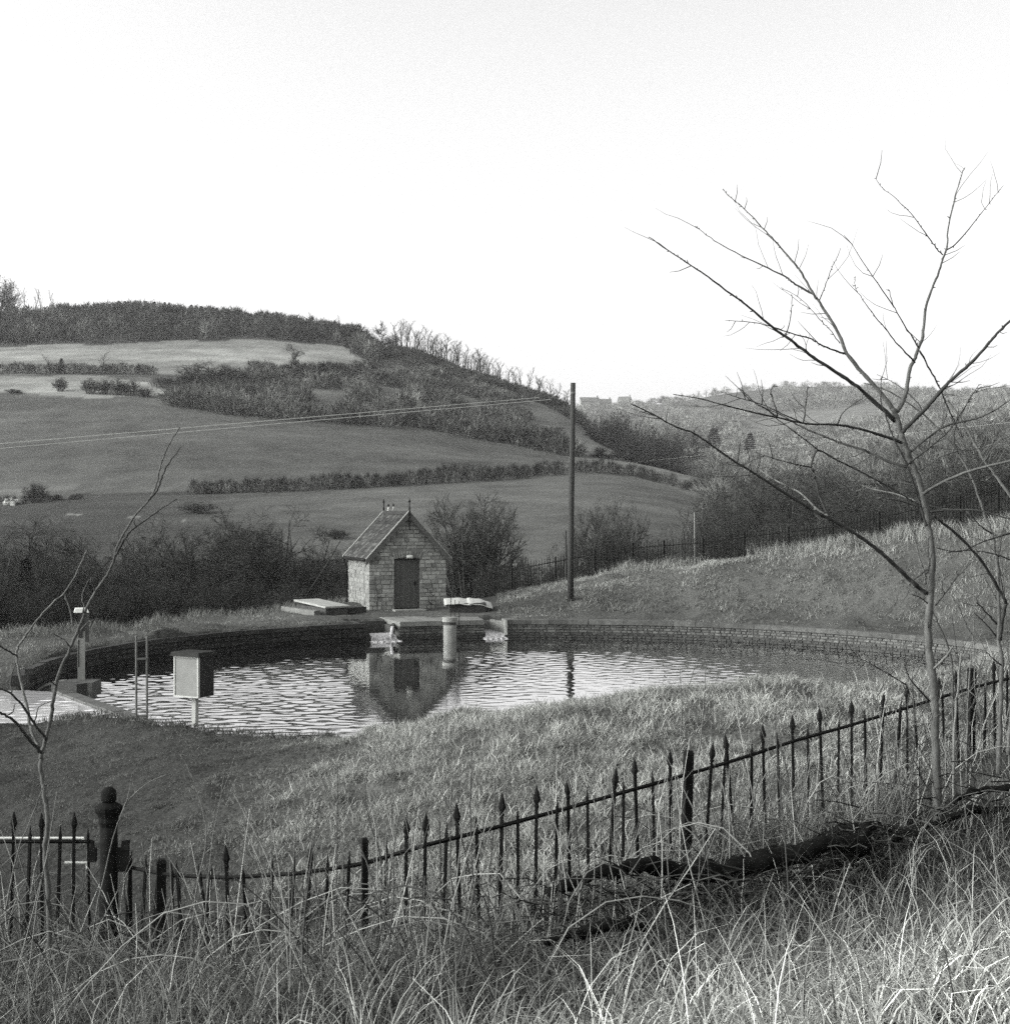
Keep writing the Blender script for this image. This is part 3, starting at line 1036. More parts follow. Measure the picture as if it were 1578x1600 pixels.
t = empty('sheeted_tank', (-2.05, 49.6, -3.67), 'low dark tank covered with two curled pale metal sheets, right of the hut', 'tank', rz=R_(4))
mb = MB()
mb.box((.72, .55, .12), (1.3, 1.1, .56), 0, .55, .01)
mb.build('body', M_dark, t)
M_sheet = mat('pale_sheet_metal', .45, scale=4, amt=.15, rough=.5, fine=.12)


def sheet(x0, x1, y0, y1, z0, z1, bend, name):
    n = 9
    V, Q = [], []
    for i in range(n):
        for k in range(n):
            a, b = i / (n - 1), k / (n - 1)
            x, y = x0 + (x1 - x0) * a, y0 + (y1 - y0) * b
            zz = z0 + (z1 - z0) * a + .09 * b - bend * (2 * a - 1) ** 2 + .012 * math.sin(a * 14) - .05 * (1 - b) ** 2
            V.append((x, y, zz))
    for i in range(n - 1):
        for k in range(n - 1):
            q = i * n + k
            Q.append((q, q + n, q + n + 1, q + 1))
    V = np.array(V)
    V2 = V + np.array([0, 0, .012])
    o = n * n
    Qf = [tuple(x[::-1]) for x in Q] + [tuple(v + o for v in x) for x in Q]
    edge = [i * n for i in range(n)] + [(n - 1) * n + k for k in range(1, n)] + [i * n + n - 1 for i in range(n - 2, -1, -1)] + [k for k in range(n - 2, 0, -1)]
    for s in range(len(edge)):
        a, b = edge[s], edge[(s + 1) % len(edge)]
        Qf.append((a, b, b + o, a + o))
    return link(name, np_mesh(name, np.concatenate([V, V2]), np.array(Qf), M_sheet, smooth=False), t)


sheet(-.12, .85, -.15, 1.2, .44, .42, .05, 'cover_sheet')
sheet(.72, 1.62, -.05, 1.25, .47, .30, .06, 'cover_sheet')
mb = MB()
mb.box((1.62, .3, .02), (.42, .5, .16), 0, .7, .02)
mb.build('side_slab', M_dark, t)

# ------------------------------------------------------------------ white cylinder standing in the pond
t = empty('standpipe', (-1.8, 45.4, ZW), 'white concrete cylinder with a wide collar standing in the pond before the hut', 'standpipe')
mb = MB()
mb.lathe([(.215, -.6), (.215, .0), (.218, .45), (.218, .54), (.19, .55)], (0, 0, 0), 24, 1.0)
mb.build('shaft', mat('white_concrete', .23, scale=4, amt=.25, rough=.8, fine=.2, tone=True, stretch=(1, 1, .4)), t, True)
mb = MB()
mb.lathe([(.19, .55), (.185, .64), (.19, .645)], (0, 0, 0), 24, .3)
mb.lathe([(.245, .65), (.25, .66), (.25, .80), (.24, .81)], (0, 0, 0), 24, 1.15)
mb.build('collar', MATS['white_concrete'], t)
for x, y, h0, h1 in ((.02, .1, .8, 1.42), (.16, .12, .8, 1.36), (.29, .3, .35, 1.3)):
    mb = MB()
    mb.tube([(x, y, h0), (x + .005, y, h1)], .013, 6)
    mb.build('rod', M_iron, t)
mb = MB()
mb.tube([(.02, .1, 1.12), (.16, .12, 1.1), (.29, .3, 1.06)], .01, 6)
mb.build('rod', M_iron, t)

# ------------------------------------------------------------------ sluice post, pool ladder, instrument box at the left end
bx = W(127, 1061, 33.2)
t = empty('sluice_post', (bx[0], 33.2, -4.0), 'tall pale post carrying a dark hooded box above the weir corner', 'post', rz=R_(18))
mb = MB()
mb.box((0, 0, .5), (.17, .2, 1.3), 0, 1.0, .003)
mb.build('column', mat('galvanised_post', .30, scale=6, amt=.2, rough=.6, tone=True), t)
mb = MB()
mb.box((.06, .05, 1.25), (.24, .3, .72), 0, .55, .003)
mb.box((-.02, -.12, 1.3), (.1, .03, .6), 0, .3, .002)
mb.build('control_box', M_paint, t)
mb = MB()
mb.box((.0, .0, 1.65), (.34, .4, .1), 0, 1.0, .004, .8)
mb.build('hood', mat('white_hood', .75, amt=.1, rough=.5), t)
mb = MB()
mb.tube([(-.06, -.11, .3), (-.06, -.11, .95)], .012, 6)
mb.build('rod', M_iron, t)
t = empty('sluice_block', (bx[0] - .2, 33.0, -4.6), 'dark arched stone block in the water under the hooded post', 'sluice')
mb = MB()
n = 10
pr = [(-.75 + .75 * (1 - math.cos(k / n * math.pi / 2)), .12 + .46 * math.sin(k / n * math.pi / 2)) for k in range(n + 1)] + [(.62, .58), (.62, -.2), (-.75, -.2)]
fr_, bk = [(x, -.35, z) for x, z in pr], [(x, .4, z) for x, z in pr]
m_ = len(pr)
mb.add(fr_ + bk, [tuple(range(m_)), tuple(range(2 * m_ - 1, m_ - 1, -1))] + [(k, k + m_, (k + 1) % m_ + m_, (k + 1) % m_) for k in range(m_)], 1.0)
mb.build('arch', mat('sluice_stone', .09, scale=5, amt=.5, rough=.8, tone=True, fine=.3), t)
mb = MB()
for k in range(n):
    x0, z0 = pr[k]
    x1, z1 = pr[k + 1]
    mb.slab((x0, -.4, z0 + .01), (x1 - x0, 0, z1 - z0), (0, .18, 0), (-.02, 0, .05), 2.6)
mb.build('rim', MATS['sluice_stone'], t)
mb = MB()
mb.box((.35, -1.2, .3), (.75, .35, .75), R_(-25), .6, .01)
mb.build('sill_block', M_dark, t)

lx = W(213, 1115, 26.7)
t = empty('pool_ladder', (lx[0], 26.7, -3.95), 'thin iron pool ladder with two tall uprights at the near end of the weir', 'ladder', rz=R_(8))
M_lad = mat('worn_iron', .12, scale=14, amt=.4, rough=.6)
for x in (0, .2):
    mb = MB()
    mb.tube([(x, 0, -.3), (x, 0, 1.54 - x * .1)], .022, 8)
    mb.lathe([(.028, 0), (.028, .03), (.01, .04)], (x, 0, 1.53 - x * .1), 8)
    mb.build('upright', M_lad, t)
for z in (1.12, .02):
    mb = MB()
    mb.box((.1, 0, z), (.18, .05, .035))
    mb.build('rung', M_lad, t)

qx = W(305, 1122, 24.6)
t = empty('instrument_box', (qx[0], 24.6, hz(qx[0], 24.6) - .03), 'pale instrument box with a dark overhanging lid on a short white post by the water', 'box', rz=R_(-27))
mb = MB()
mb.box((0, 0, .18), (.085, .085, .52), 0, 1.0, .002)
mb.build('post', M_paint_lt, t)
mb = MB()
mb.box((-.03, .02, .80), (.54, .40, .72), 0, .14, .002)  # body tone lowered: shade of the unlit side put into the colour
mb.build('body', M_paint, t)
mb = MB()
mb.box((-.03, -.19, .80), (.50, .03, .68), 0, 1.0, .002)
mb.build('front_panel', mat('panel_paint', .23, scale=6, amt=.18, rough=.7, fine=.12), t)
mb = MB()
for x, z, sx, sz in ((-.292, .8, .025, .72), (.232, .8, .025, .72), (-.03, .452, .5, .024), (-.03, 1.148, .5, .024)):
    mb.box((x, -.195, z), (sx, .045, sz), 0, 1.25)
mb.build('frame', M_paint_lt, t)
mb = MB()
mb.box((-.03, .0, 1.20), (.66, .54, .07), 0, 1, .003, .9)
mb.build('lid', mat('tarred_lid', .035, amt=.3, rough=.9, spec=.05), t)

# ------------------------------------------------------------------ telegraph pole and thin poles behind
px_ = W(891, 945, 50.0)
t = empty('wooden_pole', (px_[0], 50.0, px_[2] - .05), 'tall bare wooden pole standing on the grass bank behind the pond', 'pole')
mb = MB()
mb.tube([(0, 0, -.3), (.02, 0, 2.5), (.06, 0, 5.2), (.1, 0, 8.05)], [.118, .11, .1, .09], 14)
mb.build('shaft', mat('tarred_wood', .045, scale=5, amt=.5, rough=.85, stretch=(6, 6, .8), fine=.3, bump=.006), t, True)
mb = MB()
mb.lathe([(.094, 0), (.095, .02), (.095, .05), (.093, .06)], (.095, 0, 7.66), 14, 1.0)
mb.build('band', mat('zinc', .14, amt=.3, rough=.7, tone=True), t)
for X_, Y_, z0, z1, nm, r_ in ((884, 63, 905, 829, 'slim dark post beside the tall pole at the railings', .04), (1085, 62, 880, 801, 'slim pale post standing among bushes beyond the railings', .022)):
    a, b = W(X_, z0, Y_), W(X_ + 1, z1, Y_)
    mb = MB()
    mb.tube([(0, 0, -3.0), (0, 0, (b - a)[2])], r_, 8)
    o = mb.build('thin_post', mat('dark_wood', .05, amt=.4) if X_ == 884 else mat('pale_wood', .3, amt=.3))
    o.location = tuple(a)
    tag(o, nm, 'post')


def wire(a, b, sag, r, label, grp):
    mb = MB()
    n = 40
    pts = []
    for k in range(n + 1):
        f = k / n
        p = a + (b - a) * f
        p[2] -= sag * 4 * f * (1 - f)
        pts.append(p)
    mb.tube(pts, [r * (.8 + .6 * k / n) for k in range(n + 1)], 5)
    tag(mb.build('overhead_wire', mat('aluminium_wire', .85, amt=.1, rough=.5)), label, 'wire', grp)


wire(W(-150, 706, 120), W(842, 621, 330), 0, .042, 'upper of two pale wires crossing the middle field', 'overhead wires')
wire(W(-150, 714, 120), W(860, 624, 330), 0, .042, 'lower of two pale wires crossing the middle field', 'overhead wires')
wire(W(930, 729, 290), W(1800, 636, 140), .0, .004, 'single pale wire crossing before the wooded right-hand hill', 'overhead wires')

# ------------------------------------------------------------------ farm on the skyline
M_fw = mat('farm_wall', .3, scale=.4, amt=.3)
M_fr = mat('farm_roof', .14, scale=.5, amt=.3)


def house(px, py, Y, w, d, h, rr, rz, label):
    c = W(px, py, Y)
    t = empty('farmhouse', tuple(c), label, 'house', rz=rz)
    mb = MB()
    mb.box((0, 0, h / 2 - 4), (w, d, h + 8))
    for x in (-w / 2, w / 2 - .2):
        mb.add([(x, -d / 2, h), (x, d / 2, h), (x, 0, h + rr), (x + .2, -d / 2, h), (x + .2, d / 2, h), (x + .2, 0, h + rr)], [(0, 1, 2), (5, 4, 3), (0, 3, 4, 1), (1, 4, 5, 2), (2, 5, 3, 0)])
    mb.build('wall', M_fw, t)
    mb = MB()
    for s in (-1, 1):
        mb.slab((-w / 2 - .3, s * (d / 2 + .4), h - .25), (w + .6, 0, 0), (0, -s * (d / 2 + .4), rr + .35), (0, 0, .25))
    mb.build('roof', M_fr, t)
    mb = MB()
    mb.box((w * .42, 0, h + rr + .6), (1.4, 1.4, 3.0))
    mb.build('chimney', M_fw, t)
    for x in np.arange(-w / 2 + 2.5, w / 2 - 1.5, 4.5):
        mb = MB()
        mb.box((x, -d / 2 - .02, h * .55), (.9, .1, 1.2))
        mb.build('window', MATS['dark_wood'], t)


house(921, 636, 1470, 20, 9, 5.5, 4.6, R_(8), 'long farmhouse on the skyline behind the pole, higher roof')
house(941, 635, 1480, 19, 9, 3.8, 4.0, R_(5), 'low farm building on the skyline joined to the long farmhouse')
house(976, 634, 1490, 13, 9, 5.5, 4.2, R_(-20), 'small pale cottage alone on the skyline dip')

# ------------------------------------------------------------------ iron railings
def fence_at(px):
    f = np.array(FENCE, float)
    Y = np.interp(px, f[:, 0], f[:, 1])
    return W(px, np.interp(px, f[:, 0], f[:, 2]), Y)


def spear(h):
    m = MB()
    m.box((0, 0, h / 2 - .1), (.024, .024, h + .2 - .1), 0, 1)
    m.lathe([(.013, h - .13), (.021, h - .115), (.014, h - .10), (.031, h - .06), (.022, h - .02), (.002, h + .05)], (0, 0, 0), 6)
    return m.mesh('tall_bar', M_iron)


def dog(h):
    m = MB()
    m.box((0, 0, h / 2 - .1), (.023, .023, h + .12), 0, 1)
    m.box((0, 0, h - .01), (.02, .02, .1), 0, 1, 0, .15)
    return m.mesh('short_bar', M_iron)


ME_TALL, ME_SHORT = spear(1.12), dog(1.0)


def bar(parent, p, tall, scale=1.0, lean=.03):
    """p: rail point; bar stands through it down to the ground"""
    o = link('bar', ME_TALL if tall else ME_SHORT, parent)
    up = .2 if tall else .085
    o.location = (p[0], p[1], p[2] + up - (1.12 if tall else 1.0))
    o.rotation_euler = (random.gauss(0, lean), random.gauss(0, lean), random.uniform(-.3, .3))
    return o


def rail(parent, pts, dz, r=.016):
    m = MB()
    P = [np.array(p) + np.array([0, 0, dz]) for p in pts]
    m.tube(P, r, 4)
    m.build('rail', M_iron, parent)


def post(parent, p, up, r=.034, down=1.25, lean=(0, 0)):
    m = MB()
    m.box((0, 0, (up - down) / 2), (2 * r, 2 * r, up + down), .3)
    m.box((0, 0, up + .005), (2 * r + .012, 2 * r + .012, .03), .3, 1, 0, .6)
    o = m.build('post', M_iron, parent)
    o.location = tuple(p)
    o.rotation_euler = (lean[0], lean[1], 0)


fen = empty('iron_railing', (0, 0, 0), 'rusty black iron railing with spear tips sagging along the overgrown bank', 'railing')
xs = [193, 205, 218, 233, 271, 291, 312, 337, 361, 390, 417, 446, 471, 507, 537, 603, 634, 661, 692, 721, 750, 780, 810, 836, 866, 891, 920, 947, 973, 998.5, 1024, 1049, 1099.6, 1124, 1149, 1173, 1196, 1219, 1241, 1264, 1286.6, 1309, 1331, 1353, 1374, 1396, 1418, 1438, 1458, 1478, 1498, 1537, 1555, 1574, 1592, 1610, 1628, 1646, 1664, 1682, 1700, 1718, 1736, 1754, 1772, 1790, 1808, 1826]
tall0 = xs.index(661)
for i, x in enumerate(xs):
    tl = {1099.6: True, 1124: False}.get(x, (i - tall0) % 2 == 0 if x < 1070 else None)
    if tl is None:
        tl = (i - xs.index(1099.6)) % 2 == 0
    if x < 640:
        tl = i % 4 == 0 and x > 360
    bar(fen, fence_at(x), tl, lean=.035 if x > 640 else .06)
rail(fen, [fence_at(x) for x in np.linspace(186, 1840, 78)], 0)
for x, up, r in ((252, .1, .038), (570, .17, .022), (1075, .19, .036), (1518, .2, .036)):
    post(fen, fence_at(x), up, r, 1.15, (random.gauss(0, .02), random.gauss(0, .03)))
m = MB()
p = fence_at(1062)
m.tube([p + np.array([.05, -.02, -.45]), p + np.array([.02, -.08, -.7]), p + np.array([-.06, -.15, -1.0])], .018, 6)
m.build('stay', M_iron, fen)

fen2 = empty('iron_railing', (0, 0, 0), 'short run of black iron railing beside the cast iron gatepost, level top', 'railing')


def left_at(px):
    return W(px, 1312 - (150 - px) * .0, 12.35)


for i, x in enumerate((140, 114, 89, 66, 41, 17, -8, -33, -58, -83, -108, -133, -158, -183, -208, -233, -258, -283, -308, -333, -358, -383)):
    bar(fen2, left_at(x), i % 2 == 1, lean=.02)
rail(fen2, [left_at(x) for x in (145, 60, -60, -160, -400)], -.02)
m = MB()
c = left_at(146) + np.array([0, -.03, -.13])
m.box(c, (.07, .05, .12), 0, 1)
m.box(c + np.array([0, 0, .09]), (.03, .03, .07), 0, 1)
m.build('latch', M_iron, fen2)
for (x0, x1, y, r_, nm) in ((-120, 131, 1310, .012, 'long thin white rail lying level behind the left railing'), (101, 136, 1348.5, .012, 'short stub of white rail beside the cast iron gatepost')):
    m = MB()
    m.tube([W(x0, y, 12.5), W(x1, y, 12.5)], r_, 6)
    m.tube([W(x1, y, 12.5), W(x1, y + 6, 12.5), W(x1, y + 9, 12.36)], .008, 5)
    tag(m.build('white_rail', mat('white_paint', .8, amt=.08, rough=.4)), nm, 'rail')

gp = empty('gatepost', tuple(W(170, 1560, 12.0)), 'stout black cast iron gatepost with a domed finial, tallest in the railing', 'gatepost')
zt = W(170, 1230, 12.0)[2] - W(170, 1560, 12.0)[2]
m = MB()
m.lathe([(.08, -.3), (.085, .9), (.078, .92), (.078, zt - .5), (.075, zt - .34)], (0, 0, 0), 12)
m.build('shaft', M_iron, gp, True)
m = MB()
m.lathe([(.075, zt - .34), (.09, zt - .3), (.085, zt - .26), (.115, zt - .2), (.12, zt - .17), (.075, zt - .14), (.055, zt - .13)], (0, 0, 0), 12)
m.build('cornice', M_iron, gp)
m = MB()
m.lathe([(.055, zt - .13), (.066, zt - .11), (.068, zt - .06), (.06, zt - .03), (.035, zt - .005), (.008, zt)], (0, 0, 0), 12)
m.build('finial', M_iron, gp, True)
m = MB()
m.box((.13, -.02, zt - .62), (.1, .04, .2), 0, 1, .01)
m.box((.15, -.02, zt - .5), (.06, .05, .07), 0, 1, .01)
m.build('hinge', M_iron, gp)

# far railing along the top of the bank
FF = [(735, 62.5, 899), (800, 61, 888), (891, 59.5, 870), (989, 57.8, 853), (1098, 55.8, 845), (1163, 54.6, 836), (1301, 52, 820), (1374, 50.5, 805), (1500, 48, 778), (1600, 46, 748), (1750, 42, 700)]
ff = np.array(FF, float)


def far_at(px):
    Y = np.interp(px, ff[:, 0], ff[:, 1])
    return W(px, np.interp(px, ff[:, 0], ff[:, 2]), Y)


fr3 = empty('iron_railing', (0, 0, 0), 'far black iron railing along the top of the grass bank behind the pond', 'railing')
ps = [735, 800, 868, 930, 989, 1037.5, 1098.5, 1163, 1232, 1301, 1374, 1440, 1500, 1560, 1630, 1700]
for k in range(len(ps) - 1):
    m = MB()
    a_, b_ = far_at(ps[k]), far_at(ps[k + 1])
    n = int(np.linalg.norm(b_ - a_) / .135)
    for i in range(1, n):
        q = a_ + (b_ - a_) * i / n
        m.box((q[0], q[1], q[2] - .5), (.02, .02, 1.25 + (.12 if i % 2 else 0)))
    m.tube([a_ + np.array([0, 0, -.08]), b_ + np.array([0, 0, -.08])], .02, 4)
    m.build('bar_panel', M_iron, fr3)
for k, x in enumerate(ps):
    post(fr3, far_at(x), .12, .03, 1.7)

# ------------------------------------------------------------------ twigs, trees, bushes
def prisms(S, Rr, n=3):
    """S (k,2,3) segments, Rr (k,2) radii -> open prisms with n sides"""
    S, Rr = np.asarray(S, float), np.asarray(Rr, float)
    d = S[:, 1] - S[:, 0]
    d /= np.linalg.norm(d, axis=1, keepdims=True) + 1e-9
    a = np.where(np.abs(d[:, 2:3]) < .9, np.array([[0, 0, 1.0]]), np.array([[1.0, 0, 0]]))
    u = np.cross(d, a)
    u /= np.linalg.norm(u, axis=1, keepdims=True) + 1e-9
    w = np.cross(d, u)
    V = np.zeros((len(S), 2, n, 3))
    for k in range(n):
        t = 2 * math.pi * k / n
        o = u * math.cos(t) + w * math.sin(t)
        V[:, 0, k] = S[:, 0] + o * Rr[:, 0:1]
        V[:, 1, k] = S[:, 1] + o * Rr[:, 1:2]
    base = np.arange(len(S))[:, None] * 2 * n
    Q = np.concatenate([base + np.array([[k, (k + 1) % n, n + (k + 1) % n, n + k]]) for k in range(n)])
    return V.reshape(-1, 3), Q


def grow(rnd, p, d, L, r, lev, spec, out, depth=0):
    """recursive bare branch; spec[lev] = (pieces, children, child length ratio, spread, wander, lift)"""
    pieces, kids, ratio, spread, wander, lift = spec[lev]
    pts = [np.array(p, float)]
    dirs = []
    d = np.array(d, float)
    for i in range(pieces):
        d = d + np.array([rnd.gauss(0, wander), rnd.gauss(0, wander), rnd.gauss(0, wander * .7) + lift])
        d /= np.linalg.norm(d)
        pts.append(pts[-1] + d * L / pieces)
        dirs.append(d.copy())
    for i in range(pieces):
        f0, f1 = i / pieces, (i + 1) / pieces
        out.append((pts[i], pts[i + 1], r * (1 - .75 * f0), r * (1 - .75 * f1), lev))
    if lev + 1 < len(spec):
        for k in range(kids):
            f = .25 + .75 * (k + rnd.random()) / kids
            i = min(int(f * pieces), pieces - 1)
            q = pts[i] + (pts[i + 1] - pts[i]) * (f * pieces - i)
            a = np.cross(dirs[i], np.array([rnd.gauss(0, 1), rnd.gauss(0, 1), rnd.gauss(0, 1)]))
            a /= np.linalg.norm(a) + 1e-9
            s = spread * rnd.uniform(.6, 1.3)
            nd = dirs[i] * math.cos(s) + a * math.sin(s)
            grow(rnd, q, nd, L * ratio * rnd.uniform(.6, 1.2) * (1.15 - .5 * f), r * (1 - .75 * f) * .6 + .007, lev + 1, spec, out)


def seg_meshes(name, out, m, cut):
    """split grown segments into a trunk mesh (levels < cut) and a crown mesh"""
    res = []
    for nm, sel, n in (('trunk', [s for s in out if s[4] < cut], 6), ('crown', [s for s in out if s[4] >= cut], 3)):
        S = np.array([(s[0], s[1]) for s in sel])
        Rr = np.array([(s[2], s[3]) for s in sel])
        V, Q = prisms(S, Rr, n)
        res.append(np_mesh(nm, V, Q, m))
    return res


M_bark = mat('winter_bark', .05, scale=1.5, amt=.4, rough=.95, spec=.05)
M_bark_lt = mat('pale_bark', .075, scale=1.5, amt=.4, rough=.95, spec=.05)
M_ever = mat('evergreen', .035, scale=1.2, amt=.5, rough=.9, spec=.1)


def proto(kind, seed):
    rnd = random.Random(seed)
    out = []
    if kind == 'tree':                                             # single trunk, rounded crown, 10 m
        grow(rnd, (0, 0, -.4), (0, 0, 1), 6.5, .2, 0, [(5, 13, .62, .75, .07, .02), (4, 9, .55, .65, .14, .05), (3, 8, .55, .6, .18, .04), (2, 5, .6, .6, .2, .03), (1, 0, 0, 0, .2, .02)], out)
        cut = 2
    elif kind == 'multi':                                          # several stems fanning from the ground
        for k in range(13):
            a = k * 2.4 + rnd.random()
            s = rnd.uniform(.05, .5)
            grow(rnd, (math.cos(a) * .2, math.sin(a) * .2, -.3), (math.cos(a) * s, math.sin(a) * s, 1), rnd.uniform(7, 9.6), .11, 0, [(5, 12, .40, .75, .10, .02), (3, 8, .55, .7, .18, .02), (2, 7, .55, .65, .2, .02), (1, 0, 0, 0, .2, .0)], out)
        cut = 1
    elif kind == 'bush':                                           # dense rounded thicket, 10 units high
        for k in range(22):
            a = k * 2.4 + rnd.random()
            s = rnd.uniform(.03, .55)
            grow(rnd, (math.cos(a) * rnd.random() * 1.6, math.sin(a) * rnd.random() * 1.6, -.5), (math.cos(a) * s, math.sin(a) * s, 1), rnd.uniform(5.5, 9), .1, 0, [(4, 10, .36, .85, .14, .01), (3, 8, .55, .8, .22, .01), (2, 6, .6, .8, .24, .01), (1, 0, 0, 0, .2, .0)], out)
        cut = 1
    elif kind == 'tall':                                           # slender woodland tree with a high narrow crown
        grow(rnd, (0, 0, -.4), (0, 0, 1), 8.6, .17, 0, [(6, 11, .32, .6, .05, .03), (4, 6, .5, .55, .14, .06), (3, 4, .55, .5, .18, .05), (2, 0, 0, 0, .2, .03)], out)
        cut = 1
    if kind in ('bush', 'multi'):                                   # wind-clipped, rounded heads
        cz, rz, rx = (4.2, 5.0, 4.3) if kind == 'bush' else (5.4, 4.6, 4.0)
        out = [s for s in out if s[4] < cut or (s[1][0] / rx) ** 2 + (s[1][1] / rx) ** 2 + ((s[1][2] - cz) / rz) ** 2 < rnd.uniform(.82, 1.12)]
    return seg_meshes(kind, out, M_bark if kind == 'bush' else M_bark_lt, cut)


def proto_conifer(seed):
    rnd = np.random.default_rng(seed)
    n = 2600
    h = rnd.random(n) ** 1.2
    z = .6 + 9.2 * h
    r = (1 - h) ** .8 * 2.3 * np.sqrt(rnd.random(n)) + .05
    a = rnd.random(n) * 6.283 + np.floor(z * 1.6) * .7
    P = np.stack([r * np.cos(a), r * np.sin(a), z + .25 * np.sin(z * 9)], 1)
    D = np.stack([np.cos(a), np.sin(a), -.35 + .3 * rnd.random(n)], 1) + rnd.normal(0, .25, (n, 3))
    V, Q = slivers(rnd, P, D, .28 + .55 * rnd.random(n), .07 + .05 * rnd.random(n))
    m = MB()
    m.tube([(0, 0, -.4), (0, 0, 4), (0, 0, 9.6)], [.18, .12, .03], 6)
    return [m.mesh('trunk', M_bark), np_mesh('crown', V, Q, M_ever)]


def slivers(rnd, P, D, L, w):
    D = D / (np.linalg.norm(D, axis=1, keepdims=True) + 1e-9)
    s = np.cross(D, rnd.normal(0, 1, P.shape))
    s /= np.linalg.norm(s, axis=1, keepdims=True) + 1e-9
    V = np.stack([P - s * w[:, None], P + s * w[:, None], P + D * L[:, None]], 1).reshape(-1, 3)
    return V, np.arange(len(V)).reshape(-1, 3)


PROTO = {k: [proto(k, 11 * i + j) for j in range(n)] for i, (k, n) in enumerate((('tree', 3), ('multi', 3), ('bush', 3), ('tall', 3)))}
PROTO['conifer'] = [proto_conifer(s) for s in (1, 2)]
PROTO_H = {k: [max(max(v.co.z for v in m.vertices) for m in ms) for ms in v_] for k, v_ in PROTO.items()}
PROTO_W = {k: [np.percentile(np.abs([v.co.x for v in ms[1].vertices]), 97) for ms in v_] for k, v_ in PROTO.items()}
NAMES = {'tree': 'bare_tree', 'multi': 'bare_tree', 'bush': 'bare_bush', 'tall': 'bare_tree', 'conifer': 'conifer'}


def plant(kind, px, Y, ytop, width, label, group=None, cat=None, sink=0.0, mtl=None):
    """a tree or bush standing on the ground at photo column px, depth Y, with its top at pixel ytop and crown `width` pixels wide"""
    x, y, z = g(px, Y)
    ms = PROTO[kind]
    i = random.randrange(len(ms))
    h = max(.5, (800 - ytop) * Y / F - z) * (1.04 if kind in ('bush', 'multi') else 1.0)
    o = empty(NAMES[kind], (x, y, z - sink), label, cat or ('bush' if kind == 'bush' else 'tree'), group, random.uniform(0, 6.28))
    sz = h / PROTO_H[kind][i]
    sx = (width * Y / F / 2) / PROTO_W[kind][i] if width else sz
    o.scale = (sx, sx, sz)
    link('trunk', ms[i][0], o)
    link('crown', ms[i][1], o)
    return o


# belt of bare trees in the valley below the left end of the pond
LB = 'bare trees in the dark belt below the hut'
lab = 'bare dark tree in the tangled belt between the pond and the fields'
plant('bush', 338, 80, 793, 185, 'largest rounded bare thicket left of the hut, fine fanning twigs')
plant('bush', 430, 79, 790, 175, 'broad many-stemmed bare tree just left of the hut roof')
plant('bush', 75, 90, 806, 165, 'dark rounded tree with a dense twiggy head at the far left')
plant('conifer', 40, 70, 868, 46, 'narrow dark conifer at the far left edge')
for px, Y, yt, w_, k in ((0, 74, 845, 120, 'multi'), (-50, 80, 830, 140, 'bush'), (150, 84, 872, 110, 'bush'), (240, 86, 802, 120, 'bush'), (192, 82, 866, 100, 'bush'), (285, 84, 850, 100, 'multi'), (385, 86, 812, 120, 'multi'), (505, 78, 858, 100, 'multi'), (385, 90, 806, 120, 'tree'), (535, 82, 868, 80, 'bush'), (110, 76, 862, 110, 'multi'), (-90, 85, 800, 160, 'multi'), (560, 84, 850, 90, 'bush'), (620, 86, 860, 90, 'bush'), (-140, 90, 800, 160, 'bush'), (-200, 86, 820, 160, 'bush'), (-265, 90, 806, 170, 'bush'), (-330, 86, 825, 170, 'bush'), (-395, 90, 812, 170, 'multi'), (-470, 88, 820, 180, 'bush')):
    plant(k, px, Y, yt, w_, lab, LB)
lab2 = 'low bare scrub bush at the foot of the tree belt behind the left bank'
for px in range(-60, 560, 32):
    plant('bush', px + random.uniform(-8, 8), random.uniform(63, 70), random.uniform(885, 925), random.uniform(60, 95), lab2, 'scrub bushes at the foot of the belt')
# right of the hut
plant('bush', 722, 74, 838, 100, 'low dense bush at the foot of the round-headed tree by the hut')
plant('tree', 748, 73, 775, 120, 'second bare tree behind the round-headed one right of the hut, crowns merging')
plant('multi', 735, 72, 768, 140, 'round-headed bare tree standing just right of the hut')
plant('bush', 690, 78, 850, 70, 'small bare bush tucked behind the right wall of the hut')
plant('bush', 800, 82, 842, 95, 'low bare bush left of the tall pole, in front of the field')
plant('bush', 945, 86, 800, 110, 'dark bush filling the foot of the pair of trees right of the pole')
plant('tree', 928, 88, 776, 100, 'left-hand of two dark bare trees just right of the tall pole')
plant('multi', 968, 90, 774, 92, 'right-hand of two dark bare trees just right of the tall pole, fan of upright twigs')
plant('tall', 1078, 95, 780, 44, 'slender bare tree rising behind the thin pale post')
plant('bush', 880, 78, 850, 70, 'dark bare bush directly behind the tall pole')
lab3 = 'bare tree in the dense dark mass beyond the far railing'
LG3 = 'bare trees massed beyond the far railing'
